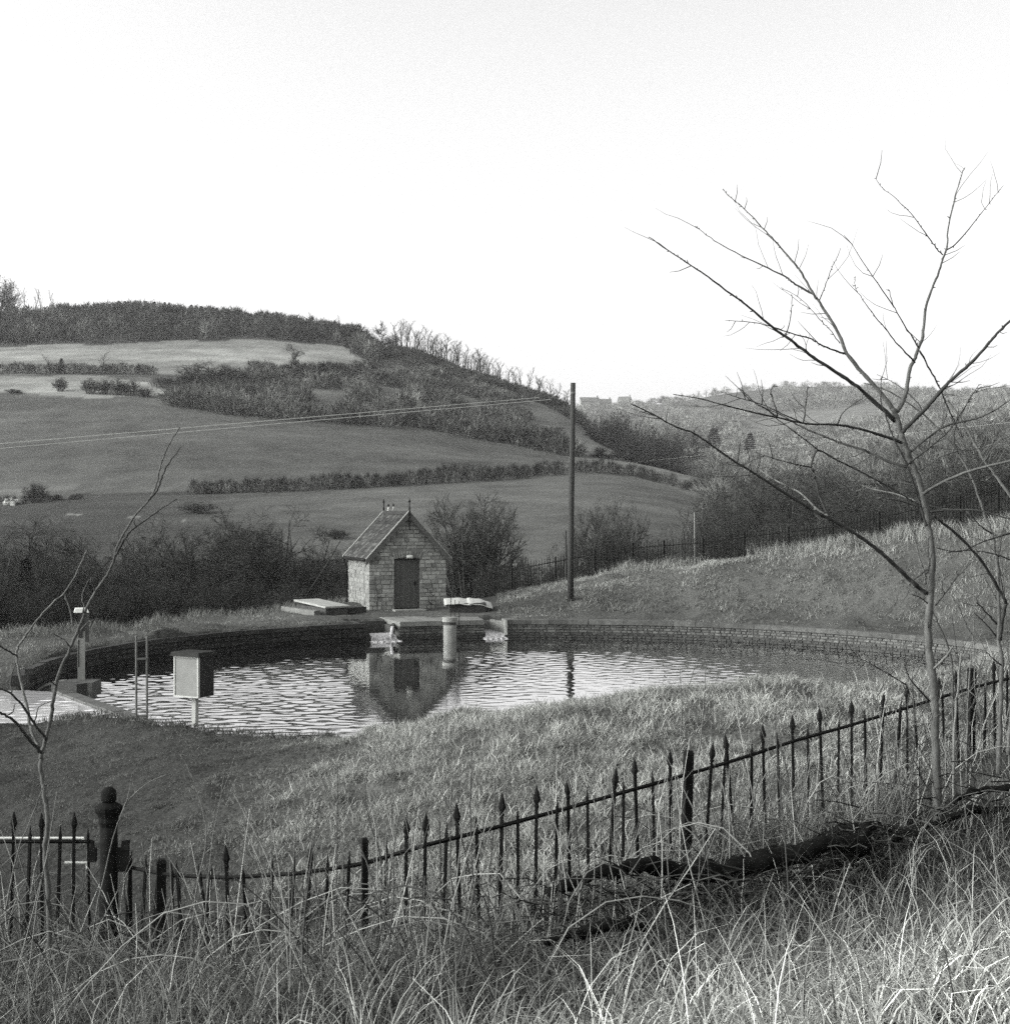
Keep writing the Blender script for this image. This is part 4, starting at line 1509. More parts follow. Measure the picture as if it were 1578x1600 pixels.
for px, Y, yt, w_, k in ((1010, 92, 830, 70, 'bush'), (1040, 96, 822, 70, 'bush'), (1130, 105, 752, 90, 'multi'), (1165, 112, 742, 90, 'bush'), (1200, 108, 740, 90, 'multi'), (1245, 104, 744, 90, 'tree'), (1285, 110, 748, 100, 'bush'), (1330, 100, 752, 90, 'multi'), (1370, 95, 762, 90, 'bush'), (1410, 98, 735, 90, 'tree'), (1450, 92, 722, 90, 'multi'), (1490, 96, 705, 90, 'bush'), (1530, 90, 698, 90, 'multi'), (1570, 95, 690, 100, 'tree'), (1615, 88, 690, 100, 'bush'), (1660, 92, 680, 110, 'multi'), (1710, 92, 680, 110, 'bush'), (1110, 118, 772, 70, 'bush'), (1150, 90, 800, 90, 'bush'), (1215, 86, 798, 90, 'bush'), (1270, 82, 800, 90, 'bush'), (1340, 78, 800, 90, 'bush'), (1400, 76, 785, 90, 'bush'), (1460, 74, 770, 90, 'bush'), (1520, 70, 752, 90, 'bush'), (1580, 68, 742, 90, 'bush'), (1100, 84, 838, 80, 'bush'), (1050, 80, 850, 80, 'bush'), (1300, 130, 725, 100, 'multi'), (1240, 135, 722, 100, 'bush'), (1180, 135, 728, 90, 'tree'), (1380, 130, 712, 100, 'tree')):
    plant(k, px, Y, yt, w_, lab3, LG3)
lab4 = 'low dark bush immediately behind the far railing'
for px in list(range(760, 1120, 30)) + [1140, 1190, 1235]:
    plant('bush', px + random.uniform(-8, 8), random.uniform(66, 72), random.uniform(862, 892) - (px > 950) * 12, random.uniform(50, 80), lab4, 'low bushes behind the far railing')
plant('multi', 1240, 63, 800, 130, 'pale spreading bare willow beyond the far railing, branches leaning outward')

# the spur and the trees behind it
plant('multi', 1097, 216, 738, 36, 'small bare tree in the corner of the pale hill field, larger of two')
plant('bush', 1072, 214, 750, 22, 'small bare bush in the corner of the pale hill field, smaller of two')
lab5 = 'hazy bare tree in the group behind the spur right of the pole'
for px, Y, yt, w_ in ((915, 430, 640, 34), (938, 425, 648, 40), (962, 430, 642, 44), (985, 440, 640, 48), (1002, 445, 648, 46), (945, 420, 660, 40), (975, 415, 668, 46), (1000, 420, 672, 44), (1030, 450, 672, 40), (1050, 470, 668, 44), (1075, 480, 672, 44)):
    plant('tree' if px % 2 else 'multi', px, Y, yt, w_, lab5, 'trees behind the spur')
plant('conifer', 1115, 620, 668, 34, 'pointed hazy conifer at the edge of the far pale knoll, left of its neighbour')
plant('conifer', 1172, 640, 676, 24, 'dark pointed conifer standing alone before the far pale knoll')
lab6 = 'small rounded gorse bush on the flank of the spur'
for px, Y, yt, w_ in ((938, 292, 697, 26), (935, 283, 707, 34), (960, 285, 707, 30), (983, 285, 709, 34), (1005, 290, 715, 40), (1030, 292, 718, 44), (1055, 295, 724, 46), (872, 330, 686, 20), (915, 345, 680, 12), (965, 300, 703, 20)):
    plant('bush', px, Y, yt, w_, lab6, 'gorse bushes on the spur')

# bushes and lone trees in the hill fields
plant('bush', 318, 318, 560, 74, 'big dense bare thicket in the middle of the hill, left half')
plant('bush', 358, 320, 568, 64, 'big dense bare thicket in the middle of the hill, right half')
plant('bush', 278, 316, 585, 50, 'lower bush on the left flank of the big hill thicket')
plant('tree', 466, 352, 533, 36, 'lone bare tree standing clear in the bright upper field')
plant('conifer', 96, 334, 559, 12, 'tiny dark conifer in the top hedge at the left')
plant('tall', 79, 334, 552, 26, 'faint bare tree beside the tiny conifer in the top hedge')
plant('tall', 160, 336, 549, 30, 'lone faint bare tree rising from the top hedge')
plant('bush', 95, 306, 588, 24, 'small round bush alone at the lower edge of the left pale field')
plant('bush', 21, 303, 607, 26, 'small round bush at the far left below the pale field')
for k, px in enumerate((142, 163, 184, 203, 226)):
    plant('bush', px, 302 - k, 590 + (k > 3) * 14, 30, 'round bush in the short row below the left pale field', 'bushes in the row below the pale field')
plant('bush', 55, 196, 752, 36, 'bush at the left end of the lower field beside a pale heap')
plant('bush', 308, depth_at(308, 802, 140, 195), 784, 52, 'dark low bush alone in the lower field')
plant('bush', 525, depth_at(525, 842, 120, 190), 826, 40, 'small bush in the lower field left of the hut roof')
plant('tree', 412, 300, 606, 40, 'bare tree standing in the scrub below the top field')
# hilltop trees against the sky
plant('tree', 598, 432, 499, 26, 'lone crooked bare tree on the skyline left of the ridge row')
plant('bush', 572, 436, 510, 14, 'small dark bush on the skyline beside the crooked tree')
plant('bush', 611, 437, 521, 26, 'small dark bush at the upper end of the ridge row')
plant('multi', 3, 500, 426, 60, 'tall bare tree on the skyline at the far left edge')
for k, px in enumerate((40, 54, 66, 84)):
    plant('tall', px, 495, 446 + (k % 2) * 4, 20, 'tall bare tree in the skyline clump at the left', 'skyline clump at the left')
for k, (px, yt) in enumerate(((108, 478), (172, 466), (198, 470), (232, 464), (265, 474), (345, 478), (470, 488), (486, 484), (528, 488), (440, 490))):
    plant('tall', px, 478, yt, 16, 'faint bare treetop above the hilltop wood', 'treetops above the hilltop wood')
for px in range(186, 430, 8):
    plant('conifer', px + random.uniform(-3, 3), 484, np.interp(px, [186, 300, 430], [474, 479, 494]) - random.uniform(0, 7), random.uniform(9, 14), 'tiny pointed conifer along the hilltop skyline', 'conifers along the hilltop')
lab7 = 'bare tree in the row running down the ridge against the sky'
rx = list(np.linspace(622, 778, 40)) + [792, 800, 808, 816, 824, 838, 846, 853, 862, 880, 886, 868]
for px in rx:
    Y = np.interp(px, [580, 650, 800, 900], [436, 440, 410, 402]) + random.uniform(-3, 12)
    yg = np.interp(px, [580, 650, 700, 760, 800, 860, 900], [524, 551, 572, 594, 606, 624, 636])
    plant('tall', px, Y, yg - np.interp(px, [620, 700, 780, 870, 890], [46, 46, 42, 34, 18]) * random.uniform(.8, 1.1), random.uniform(20, 30), lab7, 'bare trees along the ridge')
for k, px in enumerate((1065, 1103, 1118, 1160, 1090)):
    plant('tall', px, 1470, np.interp(px, [1050, 1160], [614, 598]), 13, 'tiny bare tree on the far skyline', 'tiny trees on the far skyline')
plant('bush', 1037, 1480, 617, 22, 'small dark clump on the far skyline dip')


# hedges and woods: scattered twig clumps
def clumps(C, r, h, n, L, w, up=1.0, seed=0):
    """C (k,3) feet, r (k) radii, h (k) heights: n slivers each, fanning up and out"""
    rnd = np.random.default_rng(seed)
    k = len(C)
    idx = np.repeat(np.arange(k), n)
    a, s, t = rnd.random(k * n) * 6.283, np.sqrt(rnd.random(k * n)), rnd.random(k * n)
    prof = np.sqrt(np.clip(1 - (t * 1.15 - .15) ** 2, 0, 1))
    P = C[idx] + np.stack([np.cos(a) * s * r[idx] * prof, np.sin(a) * s * r[idx] * prof, t * h[idx] * .85], 1)
    D = np.stack([np.cos(a) * s, np.sin(a) * s, np.full(k * n, up)], 1) + rnd.normal(0, .35, (k * n, 3))
    return slivers(rnd, P, D, L * (.5 + rnd.random(k * n)), w * (.5 + rnd.random(k * n)))


def hedge(pts, r, h, label, step=1.0, n=70, gaps=(), mtl=None):
    """pts: (px, depth) along the hedge"""
    a = np.array(pts, float)
    px = []
    x = a[0, 0]
    while x < a[-1, 0]:
        Y = np.interp(x, a[:, 0], a[:, 1])
        if not any(g0 < x < g1 for g0, g1 in gaps):
            px.append((x, Y))
        x += step * F / Y
    px = np.array(px)
    X, Y = (px[:, 0] - 789) * px[:, 1] / F + rng.normal(0, .3, len(px)), px[:, 1] + rng.normal(0, .5, len(px))
    C = np.stack([X, Y, H(X, Y, False) - .15], 1)
    k = len(C)
    rr = r * (.7 + .6 * rng.random(k))
    hh = h * (.75 + .35 * np.abs(vnoise(X * .25, Y * .25, 31)) + .25 * rng.random(k))
    hh *= 1.05
    V, Q = clumps(C, rr, hh, int(n * 4), h * .34, .026, up=1.8, seed=int(abs(pts[0][0])) + 5)
    o = link('hedge', np_mesh('hedge', V, Q, mtl or M_hedge))
    return tag(o, label, 'hedge')


M_hedge = mat('hedge_twigs', .036, scale=.6, amt=.4, rough=.95, spec=.03)
M_scrub = mat('scrub_twigs', .115, scale=.05, amt=.45, tone=True, rough=.95, spec=.03, fine=.3)
hedge([(305, 198), (400, 199), (475, 200)], 1.1, 2.0, 'dark field hedge, short left length with a gap beside it')
hedge([(492, 201), (540, 202), (650, 206), (800, 215), (884, 224)], 1.1, 2.2, 'dark hedge crossing the hill between lower and middle fields')
hedge([(896, 226), (960, 231), (1000, 227), (1050, 217)], 1.2, 2.0, 'dark hedge continuing right of the pole round the pale field')
hedge([(0, 199), (60, 198), (125, 197)], .6, .9, 'low broken hedge at the left end of the lower field', n=50)
hedge([(-60, 331), (0, 332), (120, 334), (245, 337)], 1.6, 2.4, 'top hedge under the bright upper field at the left')
hedge([(245, 316), (262, 312), (300, 308)], 1.8, 2.2, 'hedge falling from the pale field to the thicket')
hedge([(392, 344), (430, 345)], 2.0, 3.2, 'short dark hedge under the bright upper field, left length', n=110)
hedge([(440, 345), (480, 346)], 2.0, 3.4, 'short dark hedge under the lone tree in the upper field', n=110)
hedge([(486, 346), (540, 347), (592, 346)], 2.4, 4.2, 'thick dark hedge closing the bright upper field at the right', n=130)
hedge([(760, 291), (800, 288), (850, 283), (892, 279)], 2.2, 3.2, 'dense dark hedge down the spur left of the pole', n=120)


def scatter_stuff(name, n, pick, r, h, ns, L, w, mtl, label, seed, up=1.0, var=.38):
    rnd = np.random.default_rng(seed)
    px, Y = pick(rnd, n)
    X = (px - 789) * Y / F
    C = np.stack([X, Y, H(X, Y, False) - .2], 1)
    k = len(C)
    V, Q = clumps(C, r * (.5 + rnd.random(k)), h * (.45 + .75 * rnd.random(k)), ns, L, w, up, seed)
    tn = np.repeat(np.exp(rnd.normal(0, var, k)), ns)
    o = link(name, np_mesh(name, V, Q, mtl, tone=tn))
    return tag(o, label, kind='stuff')


def pick_wood(rnd, n):
    px = rnd.uniform(-260, 585, n)
    Y = fE(px) + 2 + rnd.random(n) ** .8 * np.interp(px, [-260, 400, 540, 585], [85, 75, 50, 30])
    return px, Y


M_wood = mat('wood_twigs', .078, scale=.04, amt=.5, tone=True, rough=.95, spec=.03, fine=.35)
scatter_stuff('woodland', 1500, pick_wood, 2.2, 5.2, 90, 1.5, .13, M_wood, 'mixed wood covering the hilltop', 41)


def pick_scrub(rnd, n):
    px = rnd.uniform(270, 900, n * 3)
    Y = fB(px) + rnd.random(n * 3) * np.interp(px, [270, 400, 590, 620, 700, 800, 900], [6, 62, 66, 90, 60, 22, 14])
    k = vnoise(px * .035, Y * .14, 44) > np.where(Y < fB(px) + 7, -.5, .1)
    return px[k][:n], Y[k][:n]


scatter_stuff('scrub', 640, pick_scrub, 2.4, 3.6, 90, 1.3, .10, M_scrub, 'bare scrub across the middle of the hill', 42)


def pick_ridge(rnd, n):
    px = rnd.uniform(545, 905, n * 2)
    Y0 = np.interp(px, [545, 600, 650, 700, 800, 900], [414, 398, 402, 398, 388, 372])
    Y = Y0 + rnd.random(n * 2) * np.interp(px, [545, 650, 800, 900], [34, 44, 32, 34])
    k = vnoise(px * .04, Y * .1, 46) > -.15
    return px[k][:n], Y[k][:n]


M_ridge = mat('ridge_twigs', .08, scale=.05, amt=.45, tone=True, rough=.95, spec=.03, fine=.3)
scatter_stuff('scrub', 560, pick_ridge, 2.0, 2.6, 80, 1.1, .10, M_ridge, 'dark scrub along the crest of the ridge', 43)


def pick_mid(rnd, n):
    px = rnd.uniform(590, 820, n * 2)
    Y = np.interp(px, [590, 650, 820], [345, 335, 320]) + rnd.random(n * 2) * np.interp(px, [590, 640, 820], [40, 60, 55])
    k = vnoise(px * .035, Y * .08, 49) > .1
    return px[k][:n], Y[k][:n]


scatter_stuff('scrub', 260, pick_mid, 2.6, 2.6, 90, 1.0, .10, M_scrub, 'patchy scrub on the ridge flank', 44)


def pick_far(rnd, n):
    px = rnd.uniform(880, 1900, n * 3)
    Y = np.exp(rnd.uniform(math.log(430), math.log(1480), n * 3))
    k = (vnoise(px * .012, np.log(Y) * 6, 51) > -.35) & ~((Y > 820) & (Y < 1080) & (px > 1160) & (px < 1420)) & ((Y < 1380) | (px < 1400))
    return px[k][:n], Y[k][:n]


M_farwood = mat('far_twigs', .24, scale=.02, amt=.4, tone=True, rough=.95, spec=.03, fine=.3)  # lightened twigs: part of the distance haze is painted in their colour
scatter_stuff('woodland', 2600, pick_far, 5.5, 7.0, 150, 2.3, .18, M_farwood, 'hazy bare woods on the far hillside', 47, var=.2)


M_vwood = mat('valley_twigs', .115, scale=.05, amt=.5, rough=.95, tone=True, spec=.03, fine=.35)


def pick_rhill(rnd, n):
    px = rnd.uniform(1360, 2100, n)
    Y = np.exp(rnd.uniform(math.log(150), math.log(560), n))
    return px, Y


scatter_stuff('woodland', 1000, pick_rhill, 3.0, 8.0, 210, 1.7, .055, M_vwood, 'bare hanging wood on the right-hand hill', 48, up=.9)


def pick_valley(rnd, n):
    px = rnd.uniform(1110, 1900, n)
    Y = np.exp(rnd.uniform(math.log(140), math.log(420), n))
    return px, Y


scatter_stuff('woodland', 700, pick_valley, 3.0, 6.0, 210, 1.4, .05, M_vwood, 'bare wood filling the valley beyond the railing', 49, up=.8)
# pale heap at the left end of the lower field
m = MB()
for k in range(46):
    x, y, z = g(random.gauss(22, 7), 196 + random.gauss(0, .8))
    m.box((x, y, z + abs(random.gauss(.2, .3))), (random.uniform(.2, .7), random.uniform(.2, .7), random.uniform(.2, .6)), random.uniform(0, 3), random.uniform(.4, 1.2), .12)
tag(m.build('rubble_heap', mat('pale_rubble', .36, scale=1, amt=.4, tone=True)), 'pale heap of rubble at the left end of the lower field', 'heap')

# ------------------------------------------------------------------ the near bare trees, limb by limb
M_bark_near = mat('young_bark', .10, scale=9, amt=.4, rough=.8, fine=.45, bump=.007, bump_scale=45, stretch=(1, 1, .35), tone=True)
M_limb = mat('dark_limb', .045, scale=12, amt=.4, rough=.85, fine=.2, tone=True)


def catmull(P, n):
    P = [P[0]] + list(P) + [P[-1]]
    out = []
    for i in range(1, len(P) - 2):
        a, b, c, d = (np.array(P[k], float) for k in (i - 1, i, i + 1, i + 2))
        for k in range(n):
            t = k / n
            out.append(.5 * (2 * b + (c - a) * t + (2 * a - 5 * b + 4 * c - d) * t * t + (3 * b - a - 3 * c + d) * t ** 3))
    out.append(np.array(P[-2], float))
    return out


def limb(parent, pix, w0, w1, Y0, Y1, m, spurs=1.0, name='branch', tone=1.0, org=(0, 0, 0)):
    """tapered limb through photo pixels, running from depth Y0 to Y1, w = thickness in pixels"""
    pix = catmull([np.array(p, float) for p in pix], 5)
    n = len(pix)
    cum = np.cumsum([0] + [np.linalg.norm(pix[i + 1] - pix[i]) for i in range(n - 1)])
    cum /= cum[-1]
    org = np.array(org, float)
    P, r = [], []
    for i, (q, f) in enumerate(zip(pix, cum)):
        Y = Y0 + (Y1 - Y0) * f
        P.append(W(q[0], q[1], Y) - org + np.array([0, random.gauss(0, .01), 0]))
        ww = w0 + (w1 - w0) * f ** .8
        r.append(ww * .88 * Y / F / 2 * random.uniform(.9, 1.1))
    mb = MB()
    mb.tube(P, r, 8 if w0 > 6 else 6, tone)
    L = np.linalg.norm(P[-1] - P[0])
    for i in range(1, n - 1):                                       # buds and short spurs
        d = P[i + 1] - P[i - 1]
        d /= np.linalg.norm(d)
        if random.random() < .6 * spurs:
            a = np.cross(d, np.array([random.gauss(0, 1) for _ in range(3)]))
            a /= np.linalg.norm(a)
            l = random.choice((.01, .014, .018, .022, .034)) * spurs
            if random.random() < .13 * spurs and i > n * .2:
                l = random.uniform(.08, .34)
                e = P[i] + (a * .7 + d * .5) * l + np.array([0, 0, .1 * l])
                mb.tube([P[i], (P[i] + e) / 2 + a * .02, e], [.004, .0032, .0015], 4, tone)
            else:
                mb.tube([P[i], P[i] + (a * .8 + d * .6) * l], [min(r[i] * 1.0, .007), .003], 4, tone)
    if spurs >= .7:                                                 # fine side twigs
        for _ in range(int(L * 2.4)):
            i = random.randrange(int(n * .25), n - 1)
            d = P[min(i + 1, n - 1)] - P[i - 1]
            d /= np.linalg.norm(d)
            a = np.cross(d, np.array([random.gauss(0, 1) for _ in range(3)]))
            a /= np.linalg.norm(a)
            l = random.uniform(.15, .6)
            q, v, T_ = P[i], d * .8 + a * .75, [P[i]]
            for k in range(4):
                v = v + np.array([random.gauss(0, .16), random.gauss(0, .16), random.gauss(.08, .14)])
                v /= np.linalg.norm(v)
                q = q + v * l / 4
                T_.append(q)
            mb.tube(T_, [.0032, .0028, .0024, .0018, .0009], 4, tone * 1.2)
    return mb.build(name, m, parent, True)


Yt = 12.6
b0 = W(1468, 1350, Yt)
nt = empty('young_tree', tuple(b0), 'bare young tree with a straight pale trunk and spreading limbs by the railing', 'tree')


def LM(pix, w0, w1, dy0, dy1, m=M_limb, spurs=1.0, name='branch', tone=1.0, parent=None, org=None):
    return limb(parent or nt, pix, w0, w1, Yt + dy0, Yt + dy1, m, spurs, name, tone, b0 if org is None else org)


LM([(1469, 1400), (1466, 1290), (1462, 1173), (1460, 1085), (1453, 1030), (1450, 985), (1454, 930), (1457, 880), (1452, 830), (1446, 790), (1434, 745), (1420, 711), (1410, 684), (1402, 656), (1396, 640)], 19, 9.5, 0, 0, M_bark_near, .25, 'trunk')
LM([(1399, 658), (1354, 616), (1335, 601), (1312, 585), (1278, 563), (1247, 540), (1227, 525), (1207, 511), (1171, 480), (1152, 466), (1106, 432.5), (1080, 415), (1053, 397), (1013, 370)], 8.5, 1.5, 0, -.9)
LM([(1397, 641), (1373, 610), (1354, 589), (1323.6, 553), (1312, 524), (1295, 495), (1278, 469), (1272, 461), (1253, 427), (1241, 411), (1215, 381), (1200, 365), (1183, 347), (1159, 322), (1146, 312), (1129, 295)], 9, 1.3, 0, .5, M_bark_near)
LM([(1272, 461), (1250, 448), (1234, 438), (1228, 432), (1192, 415), (1148, 394), (1110, 371), (1086, 353)], 4, 1.1, .3, .7)
LM([(1280, 470), (1291, 442), (1300, 417), (1306, 406), (1314, 387)], 2.2, 1, .3, .6)
LM([(1322, 553), (1297, 545), (1278, 536), (1266, 529), (1228, 518), (1209, 511), (1180, 504), (1133, 500)], 3.6, 1.0, .15, -.3)
LM([(1313, 536), (1295, 513), (1285, 503), (1253, 468), (1220, 449)], 2.0, .9, .2, .6)
LM([(1227, 525), (1234, 503), (1237, 478), (1237, 459)], 2.4, 1, -.4, -.3)
LM([(1402, 643), (1415, 616), (1421, 578), (1430, 559), (1436, 540), (1442, 525), (1447, 478), (1457, 449), (1466, 427), (1474, 402), (1479, 387), (1482, 354), (1486, 332), (1493, 305), (1502, 274), (1507, 262)], 8, 1.5, 0, .9, M_bark_near)
LM([(1473, 398), (1462, 386), (1449, 368), (1424, 333), (1403, 313), (1379, 293), (1367, 277)], 2.6, .9, .5, .2)
LM([(1479, 390), (1493, 381), (1519, 351), (1550, 311), (1567, 290)], 2.6, .8, .55, 1.2)
LM([(1435, 543), (1418, 516), (1399, 482), (1388, 451)], 3.2, 1.2, .2, -.2)
LM([(1397, 480), (1363, 432), (1335, 387), (1319, 367)], 2.4, .9, -.1, -.5)
LM([(1430, 566), (1405, 540), (1383, 513), (1357, 481), (1337, 451), (1336, 432)], 3.2, 1, .1, -.6)
LM([(1437, 548), (1453, 578), (1468, 606), (1479, 633), (1489, 654), (1497, 672)], 3.6, 2.2, .2, .9)
LM([(1409, 676), (1430, 654), (1453, 631), (1474, 606), (1498, 583), (1516, 568), (1540, 542), (1554, 525), (1578, 501), (1640, 440), (1700, 380)], 8, 3, 0, -1.2)
LM([(1409, 692), (1392, 685), (1354, 673), (1325, 666), (1297, 663), (1278, 663), (1255, 661), (1214, 652), (1180, 645), (1132, 633), (1094, 623), (1052, 616)], 5.8, 1.5, 0, -1.0)
LM([(1255, 661), (1259, 631), (1262, 603)], 3, 1.5, -.5, -.4)
LM([(1215, 650), (1208, 625), (1204, 612), (1208, 603)], 2.6, 1.4, -.6, -.7)
LM([(1309, 663), (1316, 646), (1335, 630), (1352, 620)], 2.4, 1, -.3, -.7)
LM([(1214, 652), (1197, 639), (1180, 629), (1155, 606)], 3, 1, -.6, -.9)
LM([(1255, 661), (1230, 650), (1190, 632), (1150, 620), (1125, 612)], 2.6, .9, -.5, -1)
LM([(1417, 730), (1383, 719), (1352, 704), (1316, 693), (1278, 678), (1263, 672), (1240, 660), (1216, 646), (1197, 639), (1179, 629)], 6, 1.6, 0, .6)
LM([(1447, 927), (1426, 910), (1400, 885), (1377, 864), (1350, 843), (1320, 824), (1297, 811), (1278, 802), (1246, 783), (1193, 749), (1170, 734), (1151, 723), (1119, 701), (1084, 677), (1056, 667), (1018, 646), (986, 631)], 8.5, 2.2, 0, -1.4, M_limb, .7)
LM([(1152, 722), (1157, 690)], 2.8, 1.8, -.9, -.9)
LM([(1293, 806), (1276, 795), (1250, 770), (1216, 753), (1193, 738), (1181, 728)], 4, 2, -.5, -.3, M_bark_near, 1, 'branch', 1.8)
LM([(1297, 812), (1282, 779), (1276, 758), (1271, 738), (1267, 730), (1272, 711), (1280, 704), (1306, 718), (1335, 732), (1363, 747), (1392, 762), (1428, 784)], 4.2, 2.6, -.5, -.1)
LM([(1267, 730), (1246, 726), (1208, 716), (1180, 707)], 2.6, 1, -.5, -.9)
LM([(1280, 704), (1254, 684), (1232, 668), (1210, 651)], 2.6, 1.6, -.4, -.6)
LM([(1430, 758), (1396, 753), (1354, 756), (1316, 760), (1295, 738)], 3.8, 1.3, 0, .7)
LM([(1437, 792), (1411, 784), (1381, 779), (1350, 784), (1325, 789), (1312, 783)], 3.6, 1.3, 0, -.6, M_bark_near)
LM([(1431, 783), (1401, 772), (1363, 764), (1346, 758)], 3.0, 1.2, 0, .5, M_bark_near, 1, 'branch', 1.5)
LM([(1441, 772), (1468, 756), (1506, 739), (1544, 728), (1578, 720), (1650, 700)], 6, 3.4, 0, -.8, M_bark_near)
LM([(1422, 707), (1449, 684), (1479, 665), (1525, 654), (1554, 641), (1578, 625), (1640, 600)], 4.6, 2.0, 0, .6, M_bark_near)
LM([(1418, 725), (1449, 702), (1483, 673), (1502, 645), (1517, 620), (1533, 604)], 3.6, 1.2, 0, -.5)
LM([(1437, 736), (1468, 715), (1496, 705), (1525, 702), (1548, 690)], 2.8, 1.1, 0, .6, M_bark_near)
LM([(1450, 800), (1483, 797), (1525, 797), (1554, 804), (1578, 810), (1640, 815)], 4.6, 2.6, 0, -.5)
LM([(1446, 789), (1463, 793), (1485, 798)], 3, 1.8, 0, .4, M_bark_near, 1, 'branch', 1.6)
LM([(1447, 822), (1440, 795), (1430, 764), (1415, 722), (1396, 684), (1384, 650), (1376, 622), (1377, 589)], 5.2, 1.4, -.09, -.3)
LM([(1460, 1045), (1476, 1028), (1489, 1011)], 5, 3.6, -.05, -.4, M_bark_near, .3, 'branch', 1.6)
LM([(1449, 943), (1436, 933), (1424, 929)], 2.6, 1.4, -.05, -.2)
LM([(1462, 946), (1480, 923), (1497, 900), (1523, 874)], 2.8, 1.2, 0, -.3)
LM([(1446, 912), (1444, 895), (1436, 872), (1430, 844), (1427, 825)], 4.2, 2.2, -.05, .15, M_bark_near)
LM([(1449, 896), (1452, 876), (1450, 850), (1452, 838)], 3.4, 1.6, -.14, -.16)
LM([(1448, 890), (1430, 905), (1415, 920)], 2.4, 1, -.1, -.4)
LM([(1452, 1095), (1424, 1064), (1415, 1043), (1419, 1028)], 3.6, 1.4, -.1, -.5)
LM([(1415, 1070), (1384, 1051), (1354, 1034), (1325, 1022)], 2.8, .9, -.3, -.9)

# second, leaning tree behind it at the right
Yt2 = 13.6
b1 = W(1564, 1200, Yt2)
n2 = empty('young_tree', tuple(b1), 'leaning thin tree at the right edge, forked, behind the pale straight trunk', 'tree')


def L2(pix, w0, w1, d0, d1, m=M_bark_near, spurs=.8, name='branch', tone=1.0):
    return limb(n2, pix, w0, w1, Yt2 + d0, Yt2 + d1, m, spurs, name, tone, b1)


L2([(1560, 1210), (1563, 1100), (1565, 1037), (1560, 990), (1562, 965), (1560, 910), (1556, 870), (1550, 834), (1540, 806), (1519, 749), (1497, 709), (1468, 673), (1443, 648), (1415, 627), (1385, 610), (1350, 598)], 10, 1.8, 0, .8, M_bark_near, .5, 'trunk')
L2([(1562, 1000), (1570, 950), (1571, 940), (1554, 910), (1531, 874), (1498, 838), (1470, 815), (1458, 806)], 7, 4.5, 0, -.7, M_limb)
L2([(1575, 1180), (1590, 1000), (1600, 900), (1590, 800), (1563, 753), (1538, 720), (1516, 680), (1495, 646), (1480, 625)], 8, 4, .2, .5, M_bark_near, .4, 'branch', 1.5)
L2([(1557, 975), (1545, 962), (1535, 950), (1527, 942), (1528, 930)], 4, 1.6, 0, -.4, M_limb)
L2([(1556, 994), (1545, 980), (1534, 969), (1522, 958)], 3, 1.3, 0, -.3, M_limb)
L2([(1565, 1040), (1552, 1030), (1540, 1018)], 3, 1.4, 0, -.3, M_limb)
L2([(1497, 709), (1490, 680), (1500, 650), (1520, 615), (1530, 600)], 3, 1.1, .5, .4, M_limb)
L2([(1550, 834), (1525, 815), (1500, 770)], 3, 1.2, .2, -.2, M_limb)
L2([(1519, 749), (1490, 742), (1465, 720)], 2.6, 1.1, .4, .7, M_limb)
L2([(1443, 648), (1430, 625), (1400, 600), (1370, 585)], 2.4, .9, .6, .9, M_limb)
L2([(1468, 673), (1480, 640), (1470, 610)], 2.4, .9, .5, .9, M_limb)
L2([(1538, 720), (1560, 690), (1585, 680)], 2.6, 1.2, .4, .6)
L2([(1571, 940), (1560, 870), (1575, 800)], 2.6, 1.1, -.3, -.6, M_limb)
L2([(1590, 830), (1540, 845), (1500, 862), (1463, 856)], 3.4, 1.6, .1, -.4, M_limb)
L2([(1590, 880), (1555, 866), (1510, 860), (1480, 864)], 3, 1.4, .1, -.2, M_limb)
# third thin stem between them
b2 = W(1489, 1250, 13.1)
n3 = empty('sapling', tuple(b2), 'thin bare sapling rising just right of the pale straight trunk', 'sapling')
limb(n3, [(1489, 1270), (1489, 1150), (1487, 1043), (1483, 1018), (1474, 992), (1461, 965), (1455, 950)], 6, 3, 13.1, 12.75, M_bark_near, .4, 'trunk', 1.0, b2)
limb(n3, [(1488, 1100), (1500, 1050), (1502, 1020)], 2.6, 1.2, 13.1, 13.0, M_limb, .6, 'branch', 1.0, b2)
b2 = W(1500, 1250, 12.9)
n3 = empty('sapling', tuple(b2), 'short pale broken sapling stem standing among the railings at the right', 'sapling')
limb(n3, [(1490, 1260), (1491, 1150), (1496, 1080), (1502, 1021)], 5, 3.6, 12.5, 12.4, M_bark_near, .2, 'trunk', 2.0, b2)
limb(n3, [(1494, 1110), (1484, 1075), (1478, 1040)], 2.2, 1.2, 12.5, 12.3, M_bark_near, .4, 'branch', 1.6, b2)

